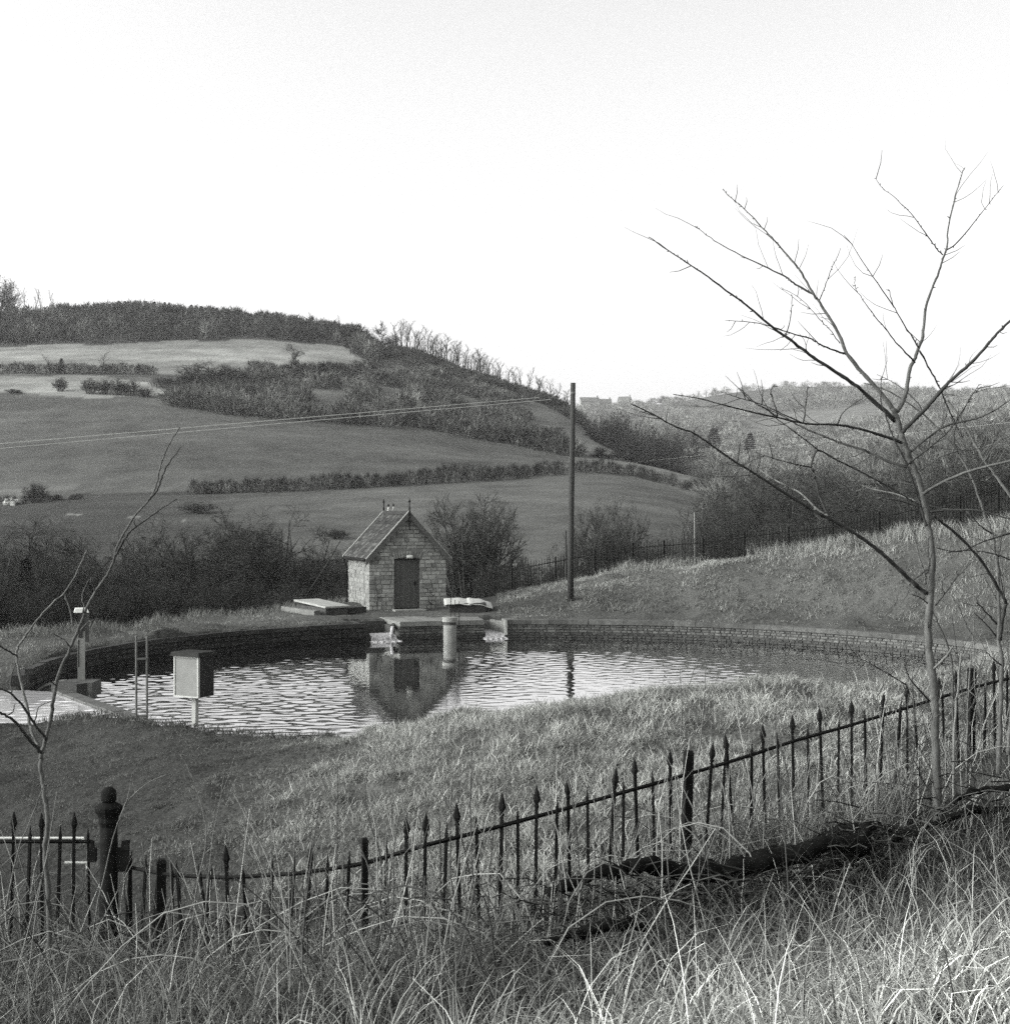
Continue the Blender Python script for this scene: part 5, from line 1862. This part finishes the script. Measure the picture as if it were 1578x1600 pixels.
# slim saplings crowding the right end of the railing
rs = random.Random(33)
for k, (px, base, top, Y, w0) in enumerate(((1395, 1230, 1035, 13.2, 3.2), (1424, 1260, 990, 13.0, 3.4), (1508, 1240, 905, 13.9, 4.2), (1528, 1260, 960, 14.2, 3.2), (1543, 1240, 1000, 13.4, 3.4), (1380, 1290, 1085, 12.6, 2.6), (1590, 1230, 870, 14.0, 4), (1415, 1300, 1110, 12.4, 2.6), (1476, 1300, 1080, 12.2, 2.8))):
    lean = rs.gauss(0, 22)
    pix = [(px + lean * f + rs.gauss(0, 3), base + 20 + (top - base - 20) * f) for f in (0, .25, .5, .75, 1)]
    o_ = W(px, base, Y)
    r = empty('sapling', tuple(o_), 'slim bare sapling crowding the right end of the railing', 'sapling', 'slim saplings at the right end of the railing')
    limb(r, pix, w0, 1.2, Y, Y + rs.gauss(0, .2), M_bark_near, .8, 'trunk', rs.choice((.5, .9, 1.5)), o_)
    for f in (.35, .6):
        q = pix[int(f * 4) + 1]
        s = rs.choice((-1, 1))
        limb(r, [q, (q[0] + s * 14, q[1] - 26), (q[0] + s * rs.uniform(18, 40), q[1] - rs.uniform(50, 80))], w0 * .5, .9, Y, Y + rs.gauss(0, .25), M_bark_near, .8, 'branch', .8, o_)

# sapling at the left
Ys = 10.9
bs = W(76, 1500, Ys)
sp_ = empty('sapling', tuple(bs), 'tall crooked bare sapling leaning to the right at the left edge, forking low', 'sapling')


def LS(pix, w0, w1, d0, d1, m=M_bark_near, spurs=.6, name='branch', tone=1.0):
    return limb(sp_, pix, w0 * 1.3, w1 * 1.35, Ys + d0, Ys + d1, m, spurs, name, tone, bs)


LS([(77, 1520), (77, 1426), (75, 1388), (70, 1331), (75, 1283), (70, 1242), (64, 1198), (65.6, 1177), (67, 1172), (76, 1137), (82, 1109), (88, 1069), (97, 1039), (108, 1018), (122, 985), (135, 951), (150, 923), (167, 899), (177, 878), (182.5, 856), (192, 837), (209, 808), (232, 782), (243, 762), (249, 736), (254.7, 715), (264, 694), (281, 667)], 9.5, 1.6, 0, .5, M_bark_near, .3, 'trunk', .9)
LS([(232, 782), (245, 766), (254, 743), (265, 722), (283, 698)], 3.2, 1.3, .35, .2, M_limb, .4)
LS([(180, 869), (194, 844), (207, 827), (236, 806), (256, 792), (276, 780)], 4, 1.5, .25, -.1, M_limb, .4)
for (a_, b_) in (((222, 798), (236, 806)), ((213, 812), (222, 815)), ((203, 825), (209, 828))):
    LS([a_, b_], 1.8, 1.3, .3, .2, M_limb, 0)
LS([(65, 1176), (44, 1153), (28, 1132), (11, 1119), (-4, 1111)], 5.5, 3, 0, -.5, M_limb, .5)
LS([(60, 1168), (47.5, 1137), (44, 1115), (36, 1077), (27, 1033), (27.5, 1014), (42, 991), (63, 963), (85, 940), (101, 926), (118, 898), (127, 879), (136, 860)], 5, 1.5, 0, .5, M_bark_near, .4, 'branch', 1.3)
LS([(101, 930), (108, 949), (114, 980)], 2.4, 1.3, .4, .3, M_bark_near, .3)
LS([(27, 1026), (12, 1017), (-4, 1007)], 3, 2, .2, 0, M_limb, .4)
LS([(73, 1156), (53, 1130), (38, 1107), (17, 1084), (-4, 1075)], 4.6, 2.4, 0, -.4, M_limb, .5)
LS([(148, 923), (141, 903)], 3, 1.4, .3, .25, M_limb, .2)
LS([(129, 958), (131, 945), (129, 930), (139, 905)], 2.4, 1.2, .3, .5, M_bark_near, .3)
LS([(113, 1018), (104, 1003), (82, 990)], 2.2, 1, .2, 0, M_limb, .3)
LS([(125, 985), (138, 972), (143, 969)], 2.0, 1, .2, .3, M_bark_near, .2)
LS([(88, 1071), (70, 1060), (58, 1045)], 2.2, 1, .15, 0, M_limb, .3)
LS([(55, 1128), (58, 1110), (66, 1102), (80, 1096)], 1.8, .9, 0, -.2, M_limb, .3)
LS([(36, 1072), (44, 1065)], 2, 1.2, .2, .15, M_limb, 0)
LS([(12, 1118), (20, 1112), (22, 1102)], 2, 1.2, -.2, -.25, M_limb, .2)
LS([(18, 1084), (17, 1060), (24, 1036)], 2, 1.2, -.2, .1, M_limb, .2)

# ------------------------------------------------------------------ fallen logs in the ditch
M_log = mat('rotten_log', .012, scale=7, amt=.6, rough=1, spec=.0, fine=.4, bump=.02, bump_scale=16, stretch=(1.5, 3, 3), tone=True)


def log(pix, wpx, Y0, Y1, label):
    o = W(*pix[0], Y0)
    pts = catmull([np.array(p, float) for p in pix], 5)
    n = len(pts)
    P = [W(p[0], p[1], Y0 + (Y1 - Y0) * i / (n - 1)) - o + np.array([0, random.gauss(0, .02), random.gauss(0, .014)]) for i, p in enumerate(pts)]
    r = [np.interp(i / (n - 1), np.linspace(0, 1, len(wpx)), wpx) * (Y0 + Y1) / 2 / F / 2 * random.uniform(.6, 1.0) for i in range(n)]
    mb = MB()
    mb.tube(P, r, 12)
    m_ = mb.build('fallen_log', M_log, None, True)
    m_.location = tuple(o)
    return tag(m_, label, 'log')


log([(858, 1398), (900, 1378), (960, 1360), (1020, 1354), (1083, 1364), (1150, 1358), (1230, 1340), (1300, 1322), (1350, 1318)], (16, 24, 30, 38, 44, 38, 40), 10.0, 11.2, 'long dark rotten log lying along the foot of the railing')
log([(1010, 1350), (1100, 1358), (1180, 1340), (1260, 1325), (1330, 1300), (1385, 1302)], (12, 20, 26, 30, 40), 11.0, 12.2, 'second dark log lying against the long rotten one, thicker right end')
log([(846, 1478), (900, 1458), (960, 1446), (1010, 1450)], (12, 24, 26, 14), 8.9, 9.4, 'short dark log half buried in grass below the long one')
log([(1340, 1335), (1395, 1312), (1450, 1290), (1520, 1268), (1620, 1262)], (22, 16, 12, 16, 12), 11.8, 12.4, 'dark leaning log running up to the right edge under the thin trees')
log([(1262, 1370), (1310, 1352), (1345, 1322), (1352, 1290)], (14, 22, 30, 22), 11.2, 11.5, 'dark broken root stub where the logs cross')
log([(1490, 1250), (1530, 1238), (1600, 1236)], (10, 14, 12), 12.0, 12.2, 'short dark log at the right edge above the leaning one')


# ------------------------------------------------------------------ grass
def blades(rnd, X, Y, L, w, lean, tone, segs=2, curl=.6, dz=-.02, dirs=None):
    """curved tapering blades: base (X,Y), length, width, lean; tone per blade"""
    n = len(X)
    Z = H(X, Y, False) + dz
    a = rnd.random(n) * 6.283 if dirs is None else dirs
    dx, dy = np.cos(a), np.sin(a)
    s = rnd.random(n) * 3.1416
    sx, sy = np.cos(s), np.sin(s)
    pts = [np.stack([X, Y, Z], 1)]
    ang = lean * .35
    for k in range(segs):
        ang = ang + lean * curl * (k + .5) / segs + .0
        st = L / segs
        q = pts[-1] + np.stack([dx * np.sin(ang) * st, dy * np.sin(ang) * st, np.cos(ang) * st], 1)
        pts.append(q)
    V = []
    for k in range(segs):
        ww = (w * (1 - .75 * k / segs) / 2)[:, None]
        o = np.stack([sx, sy, np.zeros(n)], 1) * ww
        V += [pts[k] - o, pts[k] + o]
    V.append(pts[-1])
    V = np.stack(V, 1)
    per = V.shape[1]
    base = np.arange(n)[:, None] * per
    T = []
    for k in range(segs - 1):
        T.append(base + np.array([[2 * k, 2 * k + 1, 2 * k + 3]]))
        T.append(base + np.array([[2 * k, 2 * k + 3, 2 * k + 2]]))
    T.append(base + np.array([[2 * segs - 2, 2 * segs - 1, 2 * segs]]))
    return V.reshape(-1, 3), np.concatenate(T), np.tile(tone, len(T))


M_grass = mat('dead_grass', 1.0, scale=.5, amt=.2, rough=.8, tone=True, spec=.1, transl=.2)


def field(name, label, n, box, keep, L, w, lean, tone, seed, segs=2, patch=1.2, curl=.6, dz=-.02, clump=.0, tail=0):
    rnd = np.random.default_rng(seed)
    u = rnd.uniform(box[0], box[1], n)
    # density even on the ground: sample depth by area
    Y = np.sqrt(rnd.uniform(box[2] ** 2, box[3] ** 2, n))
    X = u * Y
    k = keep(X, Y)
    X, Y = X[k], Y[k]
    if clump:
        # tufts: each blade is drawn towards the nearest of randomly strewn tuft centres
        ix, iy = np.floor(X / clump), np.floor(Y / clump)
        best, cx, cy = np.full(len(X), 9e9), X.copy(), Y.copy()
        for ox in (-1, 0, 1):
            for oy in (-1, 0, 1):
                gx, gy = ix + ox, iy + oy
                s1, s2 = np.sin(gx * 12.9898 + gy * 78.233 + seed) * 43758.5453, np.sin(gx * 39.346 + gy * 11.135 + seed * 1.7) * 24634.6345
                tx, ty = (gx + s1 - np.floor(s1)) * clump, (gy + s2 - np.floor(s2)) * clump
                d = (tx - X) ** 2 + (ty - Y) ** 2
                k = d < best
                best, cx, cy = np.where(k, d, best), np.where(k, tx, cx), np.where(k, ty, cy)
        f = rnd.random(len(X)) * .75 * (rnd.random(len(X)) < .65)
        X, Y = X + (cx - X) * f, Y + (cy - Y) * f
        k = keep(X, Y)
        X, Y = X[k], Y[k]
    pn = vnoise(X / patch, Y / patch, seed + 3) * .6 + vnoise(X / patch * 2.7, Y / patch * 2.7, seed + 4) * .4
    n = len(X)
    Lb = L(X, Y, pn) * (.55 + .75 * rnd.random(n))
    V, T, t = blades(rnd, X, Y, Lb, w * (.6 + .8 * rnd.random(n)), lean * (.4 + 1.1 * rnd.random(n)), tone(X, Y, pn) * ((.55 + .9 * rnd.random(n)) if not tail else np.minimum(np.exp(rnd.normal(-.15, tail, n)), 2.6)), segs, curl, dz)
    o = link(name, np_mesh(name, V, T, M_grass, tone=t))
    return tag(o, label, kind='stuff')


def fence_Y(X, Y):
    px = X / Y * F + 789
    f = np.array(FENCE, float)
    return np.interp(px, np.r_[-400, f[:, 0]], np.r_[12.4, f[:, 1]])


def rr_(X, Y):
    return np.hypot(X - PC[0], Y - PC[1])


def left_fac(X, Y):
    """0 on the short mown turf at the left, darkened for the shade there, 1 in the long dead grass at the right"""
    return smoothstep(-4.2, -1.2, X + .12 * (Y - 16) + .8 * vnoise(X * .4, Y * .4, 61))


# turf between the railing and the pond
keepA = lambda X, Y: (rr_(X, Y) > PR + .08) & (Y > fence_Y(X, Y) - .2) & (Y < 31) & ~in_poly(X, Y, BASIN2)
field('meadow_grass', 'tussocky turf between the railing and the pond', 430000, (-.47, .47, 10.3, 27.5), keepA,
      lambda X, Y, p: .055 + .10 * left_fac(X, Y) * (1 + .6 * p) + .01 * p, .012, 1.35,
      lambda X, Y, p: .115 * (1 + .7 * p) + .23 * left_fac(X, Y) * (1 + .75 * p), 71, clump=.42, patch=.8)  # lower tone at the left paints the bank's shade
field('meadow_grass', 'long pale dead grass tufts on the bank before the pond', 30000, (-.2, .47, 10.5, 21), lambda X, Y: keepA(X, Y) & (left_fac(X, Y) > .4) & (vnoise(X * 1.1, Y * 1.1, 77) > .12),
      lambda X, Y, p: .22 + .12 * p, .011, 1.5, lambda X, Y, p: .40 + .14 * p, 72, segs=3, clump=.5)
# far bank and left bank
keepB = lambda X, Y: (rr_(X, Y) > PR + .5) & (rr_(X, Y) < PR + 14) & ~((X > -7.2) & (X < -.3) & (Y > 45.6) & (Y < 57)) & ~in_poly(X, Y, BASIN2) & ~((rr_(X, Y) < PR + 1.6) & (X < .3) & (X > -5.3) & (Y > 44))
field('bank_grass', 'rough grass on the bank behind the pond', 200000, (-.02, .50, 34, 66), lambda X, Y: keepB(X, Y) & (X > -.3),
      lambda X, Y, p: np.where(rr_(X, Y) < PR + 2.2, .07, .18) * (1 + .7 * p), .022, 1.15,
      lambda X, Y, p: np.where(rr_(X, Y) < PR + 2.2, .21, .21 + .13 * smoothstep(PR + 3.5, PR + 7.5, rr_(X, Y))) * (1 + .65 * p), 73, clump=.55, patch=1.5)
field('bank_grass', 'rough grass on the left bank of the pond', 70000, (-.52, -.08, 27, 58), lambda X, Y: keepB(X, Y) & (X < -1),
      lambda X, Y, p: .10 * (1 + .6 * p), .018, .9, lambda X, Y, p: .24 * (1 + .5 * p), 74, clump=.5)
# tall pale fringe along the top edge of the bank, under the far railing
rnd = np.random.default_rng(75)
n = 9000
px = rnd.uniform(770, 1700, n)
Y = np.interp(px, ff[:, 0], ff[:, 1]) - .2 - np.abs(rnd.normal(0, .6, n))
X = (px - 789) * Y / F
k = vnoise(X * .8, Y * .8, 78) > -.25
X, Y = X[k], Y[k]
V, T, t = blades(rnd, X, Y, .3 + .45 * rnd.random(len(X)), np.full(len(X), .02), .2 + .5 * rnd.random(len(X)), .34 * (.5 + .9 * rnd.random(len(X))), 3, .8)
tag(link('fringe_grass', np_mesh('fringe_grass', V, T, M_grass, tone=t)), 'tall pale grass fringe under the far railing', kind='stuff')
n = 2600
px = rnd.uniform(0, 540, n)
Y = np.interp(px, [0, 130, 300, 450, 540], [38.5, 40.5, 45.5, 51, 54]) + rnd.normal(0, .5, n)
X = (px - 789) * Y / F
V, T, t = blades(rnd, X, Y, .15 + .3 * rnd.random(n), np.full(n, .018), .3 + .5 * rnd.random(n), .2 * (.5 + .9 * rnd.random(n)), 3, .8)
tag(link('fringe_grass', np_mesh('fringe_grass', V, T, M_grass, tone=t)), 'ragged grass fringe along the back of the left bank', kind='stuff')
# short turf hanging over the near and left coping
n = 16000
a = rnd.uniform(R_(-170), R_(200), n)
r = PR + .2 + np.abs(rnd.normal(0, .25, n))
X, Y = PC[0] + r * np.cos(a), PC[1] + r * np.sin(a)
k = ~((X > -5.4) & (X < .4) & (Y > 44)) & ~((a > R_(-62)) & (a < R_(95))) | (Y < 30)
k &= ~((X < -6.9) & (Y < 32.2) & (Y > 26))
X, Y = X[k], Y[k]
V, T, t = blades(rnd, X, Y, .06 + .12 * rnd.random(len(X)), np.full(len(X), .014), .5 + .7 * rnd.random(len(X)), .12 * (.5 + .9 * rnd.random(len(X))), 2, .8, dz=.03)
tag(link('fringe_grass', np_mesh('fringe_grass', V, T, M_grass, tone=t)), 'turf creeping over the edge of the pond wall', kind='stuff')

# foreground: dead undergrowth, tangled stems
keepF = lambda X, Y: (Y < fence_Y(X, Y) + .6) & (Y > 2.5)
bright = lambda X, Y: smoothstep(8.6, 5.6, Y + .55 * (1.6 - X) * (X < 1.6) + .5 * vnoise(X * .9, Y * .9, 81))  # mask of the sunlit patch low right, painted by raising grass tone
ditch = lambda X, Y: smoothstep(.9, .2, np.abs(Y - (9.6 + .32 * (X - 1.2) * (X > 1.2)))) * smoothstep(-.6, .5, X)  # mask of the ditch, where its shade is painted into the undergrowth
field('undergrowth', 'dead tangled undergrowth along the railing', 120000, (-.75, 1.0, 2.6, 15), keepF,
      lambda X, Y, p: .16 * (1 + .5 * p) * (1 - .55 * ditch(X, Y)), .0055, 1.3, lambda X, Y, p: (.024 + .15 * bright(X, Y)) * (1 + .5 * p) * (1 - .85 * ditch(X, Y)), 82, segs=3, tail=.7, clump=.22, patch=.7)  # dark base tone carries the shade deep in the tangle
field('undergrowth', 'long dead stems leaning among the railings', 15000, (-.6, .6, 5.0, 13.2), keepF,
      lambda X, Y, p: .56 * (1 + .4 * p) * (1 - .2 * ditch(X, Y)), .0075, .75, lambda X, Y, p: .17 + .1 * p + .3 * bright(X, Y), 83, segs=4, tail=.75, clump=.45, patch=.9, curl=1.0)
field('undergrowth', 'tall dead stems crowding the railing', 16000, (-.6, .5, 8.0, 13.5), lambda X, Y: (Y < fence_Y(X, Y) + .35) & (Y > fence_Y(X, Y) - 1.9 - .9 * (X < -.6)),
      lambda X, Y, p: .66 * (1 + .45 * p), .006, .65, lambda X, Y, p: .13 + .06 * p, 86, segs=4, tail=.85, clump=.4, patch=.8, curl=1.1)
field('undergrowth', 'bright dead grass on the near bank', 40000, (-.6, 1.3, 2.2, 8.5), lambda X, Y: bright(X, Y) > .35,
      lambda X, Y, p: .30 * (1 + .4 * p), .0085, 1.1, lambda X, Y, p: .52 * (1 + .4 * p), 84, segs=4, tail=.45, clump=.16, patch=.5, curl=.9)
field('undergrowth', 'flattened straw on the near bank', 13000, (-.6, 1.1, 3.0, 12.0), keepF,
      lambda X, Y, p: .42 * (1 + .4 * p), .0065, 2.2, lambda X, Y, p: .09 + .5 * bright(X, Y), 85, segs=4, tail=.6, patch=.6, curl=.9, dz=.04)

# dark brush and rotten twigs choking the ditch round the logs
rnd2 = random.Random(92)
m_ = MB()
for k in range(620):
    f = rnd2.random()
    if f < .75:
        px = rnd2.uniform(820, 1440)
        py = np.interp(px, [820, 1000, 1200, 1440], [1440, 1400, 1380, 1310]) + rnd2.gauss(0, 15)
        Y = np.interp(px, [820, 1200, 1440], [10.0, 11.0, 12.0]) - abs(rnd2.gauss(0, .5)) + .2
    elif f < .9:
        px, py, Y = 1335 + rnd2.gauss(0, 30), 1322 + rnd2.gauss(0, 22), 11.4 + rnd2.gauss(0, .2)
    else:
        px, py, Y = rnd2.uniform(1430, 1640), 1255 + rnd2.gauss(0, 26), 12.0 + rnd2.gauss(0, .3)
    p = W(px, py, Y)
    p[2] = max(p[2], hz(p[0], p[1]) + .01)
    a = rnd2.uniform(0, 6.28)
    L = rnd2.uniform(.1, .4)
    d = np.array([math.cos(a), math.sin(a) * .6, rnd2.gauss(0, .35)]) * L
    m_.tube([p, p + d * .5 + np.array([0, 0, rnd2.gauss(0, .03)]), p + d], [.006, .005, .002], 4, rnd2.choice((.5, .8, 1.2, 3)))
tag(m_.build('dead_brush', mat('dead_brush', .022, scale=8, amt=.4, rough=1, spec=0, tone=True)), 'black rotten brushwood choking the ditch round the logs', kind='stuff')

# stiff canes and stalks
rnd2 = random.Random(91)
m_ = MB()
for k in range(620):
    px = rnd2.uniform(-60, 1640)
    fy = float(fence_Y(np.array([W(px, 0, 11.)[0]]), np.array([11.]))[0])
    Y = fy - abs(rnd2.gauss(.2, 1.2)) + .3
    if Y < 5:
        continue
    x = (px - 789) * Y / F
    z = hz(x, Y)
    L = rnd2.choice((.45, .6, .7, .9, 1.0, 1.25, 1.5)) * rnd2.uniform(.7, 1.1)
    a, s = rnd2.uniform(0, 6.28), abs(rnd2.gauss(0, .42))
    d = np.array([math.cos(a) * math.sin(s), math.sin(a) * math.sin(s), math.cos(s)])
    p = np.array([x, Y, z - .05])
    pts = [p]
    for q in range(4):
        d = d + np.array([rnd2.gauss(0, .07), rnd2.gauss(0, .07), -.03 * q])
        d /= np.linalg.norm(d)
        pts.append(pts[-1] + d * L / 4)
    m_.tube(pts, [.006, .0055, .005, .004, .002], 4, rnd2.choice((.5, .9, 1.5, 2.4, 3.4)))
    if rnd2.random() < .4:
        i = rnd2.randrange(2, 4)
        e = pts[i] + (d + np.array([rnd2.gauss(0, .6), rnd2.gauss(0, .3), .3])) * L * .2
        m_.tube([pts[i], e], [.003, .0015], 4, 1.5)
for k in range(190):                                                # arching brambles
    px = rnd2.uniform(-80, 1650)
    fy = float(fence_Y(np.array([W(px, 0, 11.)[0]]), np.array([11.]))[0])
    Y = fy - abs(rnd2.gauss(.3, 1.3)) + .2
    x = (px - 789) * Y / F
    L, a = rnd2.uniform(.8, 2.0), rnd2.choice((0, math.pi)) + rnd2.gauss(0, .6)
    z0, h = hz(x, Y), rnd2.uniform(.15, .75)
    pts = []
    for q in range(8):
        f = q / 7
        xx, yy = x + math.cos(a) * L * f, Y + math.sin(a) * L * f * .6
        pts.append((xx, yy, z0 * (1 - f) + hz(xx, yy) * f + h * (1 - (2 * f ** .8 - 1) ** 2) + rnd2.gauss(0, .012)))
    m_.tube(pts, [.005 * (1 - .75 * q / 7) + .0012 for q in range(8)], 4, rnd2.choice((.4, .7, 1.2, 2.2, 3)))
tag(m_.build('dry_stalks', mat('dry_stalk', .11, scale=8, amt=.3, rough=.85, tone=True)), 'stiff dead canes along the railing', kind='stuff')

# single dead shoots that stand out
for k, (pix, Y, lb) in enumerate((
    ([(300, 1500), (305, 1400), (322, 1310), (306, 1230), (283, 1180)], 10.0, 'slim pale shoot curving up left of the first railing post'),
    ([(318, 1480), (330, 1330), (345, 1245), (352, 1200)], 10.2, 'pale upright shoot in front of the dark slope'),
    ([(425, 1490), (424, 1350), (424, 1284), (412, 1225)], 9.9, 'forked pale shoot above the railing, left of centre'),
    ([(530, 1480), (536, 1370), (531, 1285), (505, 1225), (494, 1168)], 9.8, 'long thin shoot bending left above the railing'),
    ([(590, 1460), (596, 1350), (575, 1275), (571, 1225), (578, 1190)], 9.7, 'twisted dark shoot left of the tall spear bars'),
    ([(610, 1470), (603, 1320), (612, 1260), (596, 1200), (583, 1168)], 9.7, 'thin shoot leaning left before the pale bank'),
    ([(790, 1330), (790, 1240), (786, 1175), (780, 1150)], 12.5, 'slender upright shoot on the bank behind the spear bars'),
    ([(1064, 1150), (1065, 1100), (1062, 1042)], 14.5, 'faint straight stalk standing against the water, left of a pair'),
    ([(1092, 1180), (1099, 1110), (1103, 1043)], 14.2, 'faint straight stalk standing against the water, right of a pair'),
    ([(142, 1480), (160, 1380), (190, 1270), (225, 1228), (262, 1210)], 10.6, 'long pale bramble arching over the gatepost'),
    ([(10, 1420), (25, 1340), (50, 1275), (68, 1230)], 10.2, 'pale stem crossing the left sapling'),
    ([(1046, 1600), (1046, 1500), (1040, 1440), (1036, 1390)], 6.8, 'stout pale stalk in front of the long log'),
    ([(900, 1580), (897, 1530), (895, 1468)], 6.6, 'short pale stalk below the half buried log'),
    ([(1410, 1560), (1420, 1440), (1432, 1365), (1440, 1330)], 7.6, 'tall pale grass stem at the right of the bright bank'),
    ([(1352, 1540), (1330, 1470), (1312, 1425), (1308, 1395)], 7.0, 'stout leaning pale stem above the bright bank'),
)):
    o_ = W(*pix[0], Y)
    r = empty('dead_shoot', tuple(o_), lb, 'shoot')
    limb(r, pix, 3.6 if k < 11 else 4.4, 1.2, Y, Y - .15, M_bark_near, .4, 'stem', 1.6 if k not in (4,) else .7, o_)
    if k < 11:
        q = pix[len(pix) // 2]
        limb(r, [q, (q[0] + 12, q[1] - 30), (q[0] + 16 + 6 * (k % 3), q[1] - 64)], 2.2, 1.0, Y - .07, Y - .2, M_bark_near, .4, 'side_shoot', 1.5, o_)

# dark weeds against the hut
for px, Y, hh, lb in ((589, 51.4, 1.05, 'dark dead weed standing against the left of the hut front'), (673, 51.6, .8, 'dark dead weed right of the hut door')):
    x, y, z = g(px, Y)
    r = empty('dead_weed', (x, y, z), lb, 'weed')
    m = MB()
    m.tube([(0, 0, -.1), (.03, 0, hh * .5), (-.05, .02, hh)], [.02, .014, .006], 5)
    m.build('stem', M_bark, r)
    m = MB()
    for k in range(26):
        t_ = random.uniform(.25, 1)
        a = random.uniform(0, 6.28)
        p = np.array([.03 - .08 * max(0, t_ - .5), 0, hh * t_])
        m.tube([p, p + np.array([math.cos(a) * .16, math.sin(a) * .1, random.uniform(.02, .16)])], [.008, .012 * random.random() + .003], 4)
    m.build('leaves', M_bark, r)

# ------------------------------------------------------------------ air, light, camera
hb = bpy.data.meshes.new('haze')
x0, x1, y0, y1, z0, z1 = -8300, 8300, -90, 6100, -70, 260
hb.from_pydata([(x, y, z) for z in (z0, z1) for x, y in ((x0, y0), (x1, y0), (x1, y1), (x0, y1))], [], [(3, 2, 1, 0), (4, 5, 6, 7), (0, 1, 5, 4), (1, 2, 6, 5), (2, 3, 7, 6), (3, 0, 4, 7)])
hm = bpy.data.materials.new('haze')
hm.use_nodes = True
hm.node_tree.nodes.clear()
out = hm.node_tree.nodes.new('ShaderNodeOutputMaterial')
pv = hm.node_tree.nodes.new('ShaderNodeVolumePrincipled')
pv.inputs['Color'].default_value = (.95, .95, .95, 1)
pv.inputs['Density'].default_value = HAZE
pv.inputs['Anisotropy'].default_value = .3
hm.node_tree.links.new(pv.outputs[0], out.inputs['Volume'])
hb.materials.append(hm)
tag(link('haze', hb), 'thin winter haze filling the valley', kind='stuff')

SUN_EL, SUN_AZ = R_(24), R_(258)          # azimuth clockwise from +Y: low sun from the left, a little behind the hut's far side
sd = Vector((math.sin(SUN_AZ) * math.cos(SUN_EL), math.cos(SUN_AZ) * math.cos(SUN_EL), math.sin(SUN_EL)))
sun = bpy.data.lights.new('sun', 'SUN')
sun.energy = SUN_E
sun.angle = R_(10)
sun.color = (1, .985, .97)
so = bpy.data.objects.new('sun', sun)
COL.objects.link(so)
so.rotation_euler = sd.to_track_quat('Z', 'Y').to_euler()
so.location = sd * 60

wd = bpy.data.worlds.new('World')
scene.world = wd
wd.use_nodes = True
N, L = wd.node_tree.nodes, wd.node_tree.links
sky = N.new('ShaderNodeTexSky')
sky.sky_type = 'NISHITA'
sky.sun_disc = False
sky.sun_elevation = SUN_EL
sky.sun_rotation = SUN_AZ
sky.air_density = 1.0
sky.dust_density = 4.0
sky.ozone_density = 1.0
bw = N.new('ShaderNodeRGBToBW')                    # black-and-white film
L.new(sky.outputs[0], bw.inputs[0])
L.new(bw.outputs[0], N['Background'].inputs['Color'])
N['Background'].inputs['Strength'].default_value = SKY_S

cd = bpy.data.cameras.new('camera')
cd.sensor_fit = 'HORIZONTAL'
cd.sensor_width = 36
cd.lens = F / 1578 * 36
cd.clip_end = 20000
cd.clip_start = .05
co = bpy.data.objects.new('camera', cd)
COL.objects.link(co)
co.location = (0, 0, 0)
co.rotation_euler = (R_(90), 0, 0)
scene.camera = co
vs = scene.view_settings
vs.view_transform = 'Standard'
vs.look = 'None'
vs.gamma = 1
vs.use_curve_mapping = False
vs.exposure = EXPO
scene.cycles.sample_clamp_indirect = 4
scene.cycles.max_bounces = 6
scene.cycles.diffuse_bounces = 2
scene.cycles.glossy_bounces = 3
scene.cycles.transparent_max_bounces = 6
scene.cycles.use_denoising = USE_DN
